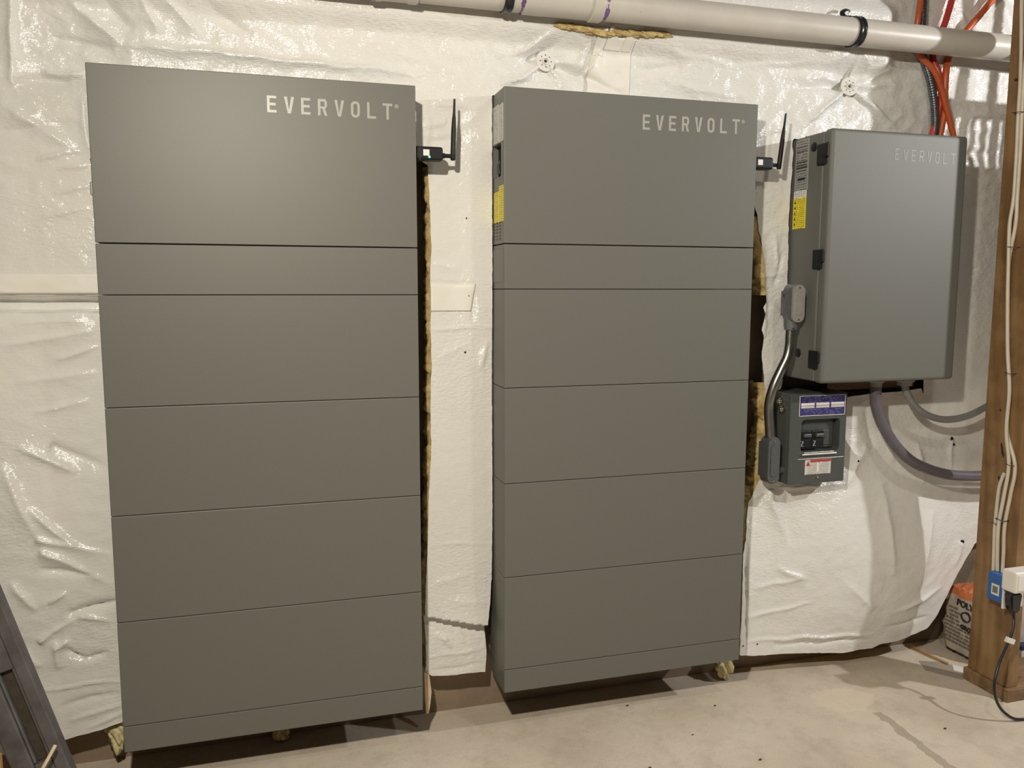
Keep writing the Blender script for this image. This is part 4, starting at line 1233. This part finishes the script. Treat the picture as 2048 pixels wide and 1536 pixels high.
# outlet box, plate, adapter, plug and cord
ob = thing('outlet_box', 'blue plastic outlet box with white cover plate on the post', 'outlet', (2.36, -0.18, 0.30))
box('box_shell', 2.335, 2.3795, -0.204, -0.151, 0.300, 0.380, M['blue'], ob, 0.002)
cl = box('code_label', 2.3343, 2.3355, -0.192, -0.166, 0.318, 0.350, M['paper'], ob)
cl['label'] = 'white barcode sticker'
for k in range(7):
    box('barcode_bar', 2.3339, 2.3345, -0.187 + 0.0025 * k, -0.1855 + 0.0025 * k, 0.324, 0.344, M['seam'], cl)
box('cover_plate', 2.331, 2.404, -0.211, -0.2045, 0.288, 0.392, M['white_plastic'], ob, 0.002)
box('receptacle', 2.350, 2.386, -0.2145, -0.210, 0.298, 0.382, M['white_plastic'], ob, 0.002)
ad = thing('power_adapter', 'white plug-in power adapter on the outlet at the right edge', 'adapter', (2.37, -0.23, 0.352))
box('adapter_case', 2.313, 2.400, -0.262, -0.2150, 0.352, 0.413, M['white_plastic'], ad, 0.006, 3)
box('adapter_face', 2.322, 2.392, -0.2635, -0.2615, 0.360, 0.405, M['white_plastic'], ad, 0.002)
cd = thing('appliance_lead', 'black power cord plugged into the outlet and trailing onto the floor', 'cord', (2.345, -0.24, 0.30))
bm = bmesh.new()
bm_prism(bm, [(2.329, 0.344), (2.362, 0.344), (2.366, 0.336), (2.362, 0.312), (2.353, 0.296), (2.352, 0.284), (2.340, 0.284), (2.339, 0.296), (2.328, 0.312), (2.325, 0.336)], lambda u, v: (u, -0.243, v), (0, 0.027, 0))
bmesh.ops.bevel(bm, geom=list(bm.edges), offset=0.004, segments=2, affect='EDGES')
bm_obj('plug', bm, M['black_rubber'], cd)
tube('cord', [(2.346, -0.232, 0.292), (2.345, -0.236, 0.270), (2.335, -0.245, 0.243), (2.316, -0.252, 0.212), (2.292, -0.258, 0.182), (2.268, -0.266, 0.148), (2.251, -0.274, 0.112), (2.247, -0.281, 0.080), (2.257, -0.288, 0.048), (2.278, -0.294, 0.024), (2.305, -0.299, 0.0085), (2.345, -0.304, 0.0042), (2.42, -0.33, 0.0042), (2.60, -0.40, 0.0042), (2.9, -0.46, 0.0042)], 0.0040, M['black_rubber'], cd, 10, 8)
tg = box('cord_tag', -0.0145, 0.0145, -0.0048, 0.0048, -0.0075, 0.0075, M['paper'], cd, 0.001)
tg.parent = None
tg.matrix_world = Matrix.Translation((2.318, -0.2530, 0.2145)) @ Matrix.Rotation(math.radians(22), 4, 'Y')
tg.parent = cd
tg.matrix_parent_inverse = cd.matrix_world.inverted()
tg['label'] = 'white paper tag wrapped round the cord'

# ------------------------------------------------------------------ grout bag
bag = thing('grout_bag', 'paper grout bag with orange top standing behind the post', 'bag', (2.62, 0.07, 0.0))
gy, gz = np.meshgrid(np.linspace(0, 1, 30), np.linspace(0, 1, 34))
nx_b = 24


def bag_pt(a, b, c):
    """a across x, b across y, c up, all 0..1, pillow-shaped sack"""
    bul = math.sin(PI * min(max(c, 0.0), 1.0)) ** 0.5
    wr = 0.006 * float(perlin(a * 6 + b * 9, c * 7 + b * 3, 61)) + 0.004 * float(perlin(a * 15 + b * 17, c * 16, 62))
    sx = 0.155 + 0.012 * bul - 0.020 * c
    sy = 0.070 + 0.012 * bul - 0.022 * c
    x = 2.645 + (a - 0.5) * 2 * sx - 0.006 * c
    y = 0.082 + (b - 0.5) * 2 * sy - 0.020 * (1 - c)
    # push wrinkles along the outward direction
    x += wr * (1 if a > 0.5 else -1) * (abs(a - 0.5) > 0.49)
    y += wr * (1 if b > 0.5 else -1) * (abs(b - 0.5) > 0.49)
    z = 0.001 + 0.232 * c + (0.012 * float(perlin(a * 4, b * 4, 63)) + 0.010 * math.sin(PI * a) * math.sin(PI * b) - 0.03 * (abs(b - .5) * 2) ** 3 - 0.02 * (abs(a - .5) * 2) ** 6) * (c > 0.98)
    return (x, y, z)


bm = bmesh.new()
N1 = 14


def face_grid(fn, n, m):
    g = [[bm.verts.new(fn(i / n, j / m)) for j in range(m + 1)] for i in range(n + 1)]
    for i in range(n):
        for j in range(m):
            bm.faces.new((g[i][j], g[i + 1][j], g[i + 1][j + 1], g[i][j + 1]))


face_grid(lambda u, v: bag_pt(0, u, v), N1, 18)
face_grid(lambda u, v: bag_pt(1, u, v), N1, 18)
face_grid(lambda u, v: bag_pt(u, 0, v), 20, 18)
face_grid(lambda u, v: bag_pt(u, 1, v), 20, 18)
face_grid(lambda u, v: bag_pt(u, v, 1.0), 20, N1)
face_grid(lambda u, v: bag_pt(u, v, 0.0), 20, N1)
bmesh.ops.remove_doubles(bm, verts=bm.verts, dist=0.0035)
t = NT('grout_bag_paper')
tc = t.n('ShaderNodeTexCoord')
sp = t.n('ShaderNodeSeparateXYZ')
t.l(tc.outputs['Object'], sp.inputs[0])
zz_ = t.math('ADD', sp.outputs['Z'], t.math('MULTIPLY', t.noise(20.0, 3), 0.02))
paper = t.ramp(t.noise(24.0, 4), [(0.3, (0.44, 0.39, 0.33)), (0.7, (0.56, 0.50, 0.43))])
c_ = t.mix(t.math('GREATER_THAN', zz_, 0.203), paper, (0.62, 0.20, 0.08))
c_ = t.mix(t.math('LESS_THAN', sp.outputs['Z'], 0.010), c_, (0.04, 0.033, 0.028))
t.color(c_)
t.rough(0.6)
t.normal(t.bump(t.noise(45.0, 3), 0.35, 0.004))
bm_obj('sack', bm, t.m, bag, True)


def bag_text(body, size, y, z, tilt=0.0, bold=0.0):
    # text on the sack's left face: reads from the wall towards the room
    x = 2.4885 - 0.012 * math.sin(PI * min(max(z / 0.232, 0), 1)) ** 0.5 + 0.014 * z / 0.232 - 0.0035
    m_ = Matrix(((0, 0, -1, x), (-1, 0, 0, y), (0, 1, 0, z), (0, 0, 0, 1))) @ Matrix.Rotation(tilt, 4, 'Z')
    return text_mesh('lettering', body, size, m_, M['seam'], bag, 0.002, 0.9, bold)


bag_text('POLY', 0.030, 0.098, 0.168, -0.06, 0.0)['label'] = 'dark lettering reading POLY'
bag_text('GRO', 0.021, 0.072, 0.098, -0.06, 0.0)['label'] = 'dark lettering reading GRO'
bm = bmesh.new()
rr_ = random.Random(5)
for r_ in range(10):
    zc = 0.150 - 0.0125 * r_
    yq = 0.138 if r_ > 2 else 0.128 - 0.004 * r_
    lim = 0.02 if r_ > 3 else 0.090
    while yq > lim:
        ln = rr_.uniform(0.006, 0.018)
        cf = zc / 0.232
        x_ = 2.4885 - 0.012 * math.sin(PI * cf) ** 0.5 + 0.014 * cf - 0.0032
        bm_box(bm, x_, x_ + 0.005, yq - ln, yq, zc, zc + 0.0042)
        yq -= ln + rr_.uniform(0.003, 0.006)
fpnt = bm_obj('fine_print', bm, plain('fine_print_ink', (0.20, 0.17, 0.14), 0.6), bag)
fpnt['kind'] = 'stuff'
# ring emblem
bm = bmesh.new()
for j in range(14):
    a0, a1 = j * 2 * PI / 14, (j + 1) * 2 * PI / 14
    bm_prism(bm, [(0.058 + 0.019 * math.cos(a0), 0.138 + 0.017 * math.sin(a0)), (0.058 + 0.019 * math.cos(a1), 0.138 + 0.017 * math.sin(a1)), (0.058 + 0.0155 * math.cos(a1), 0.138 + 0.0135 * math.sin(a1)), (0.058 + 0.0155 * math.cos(a0), 0.138 + 0.0135 * math.sin(a0))], lambda u, v: (2.4815, u, v), (0.008, 0, 0))
bm_obj('emblem_ring', bm, M['seam'], bag)

# ------------------------------------------------------------------ leaning grey frame, bottom left
fr = thing('slanted_frame', 'dark grey painted frame with brown inset leaning at the lower left corner', 'frame', (-0.2, -0.05, 0.0))
lean = Matrix.Translation((-0.0455, -0.10, 0.0)) @ Matrix.Rotation(math.radians(-17.2), 4, 'Y') @ Matrix.Rotation(math.radians(-4), 4, 'X')


def fbox(name, u0, u1, d0, d1, v0, v1, mat, bev=0.003, parent=None):
    o = box(name, u0, u1, d0, d1, v0, v1, mat, None, bev)
    o.data.transform(lean)
    o.parent = parent or fr
    o.matrix_parent_inverse = (parent or fr).matrix_world.inverted()
    return o


fbox('rail', -0.026, 0.0, 0.0, 0.035, 0.02, 0.80, M['grey_frame'])
fbox('bead', -0.033, -0.0265, 0.005, 0.030, 0.196, 0.412, M['grey_frame'])
fbox('rail', -0.105, -0.064, 0.0, 0.035, 0.02, 0.80, M['grey_frame'])
fbox('bead', -0.0635, -0.058, 0.005, 0.030, 0.196, 0.412, M['grey_frame'])
fbox('cross_block', -0.0635, -0.0265, 0.002, 0.033, 0.412, 0.79, M['grey_frame'])
fbox('cross_block', -0.0635, -0.0265, 0.002, 0.033, 0.03, 0.195, M['grey_frame'])
fbox('inset_panel', -0.057, -0.034, 0.018, 0.026, 0.197, 0.411, M['frame_inset'], 0.0)
tag(tube('wood_strip', [(-0.112, -0.112, 0.222), (-0.150, -0.125, 0.155), (-0.20, -0.15, 0.06)], 0.004, M['strip_wood'], None, 6, 0), 'thin pale wood strip leaning across the grey frame', 'wood strip')
cb = tag(box('cardboard_sheet', -0.62, -0.205, -0.150, -0.135, 0.0, 0.235, M['cardboard'], None, 0.002), 'brown cardboard sheet standing at the bottom left corner', 'cardboard')

# ------------------------------------------------------------------ loose bits on and near the floor
tuft('insulation_tuft', (-0.040, 0.150, 0.095), 0.030, 71, 'wool_pale', 'yellow wool tuft hanging at the lower left of the first cabinet', 'insulation tuft', sq=(0.85, 0.7, 1.35))
tuft('insulation_tuft', (1.655, 0.140, 0.045), 0.027, 75, 'wool_pale', 'pale wool tuft hanging below the right corner of the middle cabinet', 'insulation tuft', sq=(0.95, 0.8, 1.25))
tuft('insulation_tuft', (0.35, 0.170, 0.020), 0.018, 78, 'wool', 'small wool tuft on the floor in the dark under the left cabinet', 'insulation tuft', sq=(1.1, 1, 0.9))
tuft('insulation_scrap', (0.463, -0.035, 0.004), 0.008, 81, 'wool_pale', 'tiny yellow scrap on the floor in front of the left cabinet', 'scrap', sq=(1.3, 1, 0.45), n=2)
prism('cut_flap', [(0.722, 0.170), (0.735, 0.162), (0.741, 0.115), (0.738, 0.085), (0.733, 0.055), (0.726, 0.052), (0.724, 0.10)], lambda u, v: (u, 0.10, v), (0, 0.006, 0), M['strip_wood'], blanket)
tag(prism('paper_scrap', [(2.385, -0.005), (2.420, -0.050), (2.452, -0.030), (2.412, 0.028)], lambda u, v: (u, v, 0.0), (0, 0, 0.0018), M['paper'], None), 'white paper scrap on the floor between the bag and the post', 'scrap')
tag(prism('plastic_film', [(2.30, 0.02), (2.36, -0.06), (2.43, -0.045), (2.40, 0.05), (2.33, 0.08)], lambda u, v: (u, v, 0.0), (0, 0, 0.0012), plain('grey_film', (0.34, 0.30, 0.25), 0.35), None), 'crumpled grey film lying on the floor beside the bag', 'film')
tag(tube('thin_stick', [(2.373, 0.184, 0.006), (2.385, 0.10, 0.006), (2.397, 0.032, 0.006)], 0.004, M['cardboard'], None, 6, 0), 'thin brown stick on the floor in front of the bag', 'stick')
for i, (a, b, s, lab) in enumerate(((1.307, 0.079, 0.006, 'dark crumb on the floor just under the edge of the middle cabinet'), (1.52, -0.264, 0.006, 'dark crumb on the floor farthest in front of the middle cabinet'),
                                    (2.089, -0.275, 0.006, 'dark crumb on the floor left of the black cord'), (1.235, -0.217, 0.005, 'dark crumb on the floor at the bottom centre of the view'), (1.549, 0.009, 0.005, 'dark crumb on the floor under the right half of the middle cabinet'),
                                    (1.412, -0.111, 0.004, 'smallest dark crumb on the floor before the middle cabinet'))):
    tag(tuft('floor_crumb', (a, b, s * 0.3), s * 0.6, 90 + i * 3, 'crumb', None, None, sq=(1.3, 0.7, 0.5), n=1), lab, 'dirt', 'crumbs on the floor')
ct = thing('flat_carton', 'flat white carton with dark blue lid at the far right behind the post', 'carton', (2.72, -0.03, 0.0))
box('carton_base', 2.602, 2.86, -0.050, -0.026, 0.0, 0.058, M['paper'], ct, 0.001)
box('carton_lid', 2.600, 2.862, -0.051, -0.025, 0.0585, 0.073, M['dark_blue'], ct, 0.001)
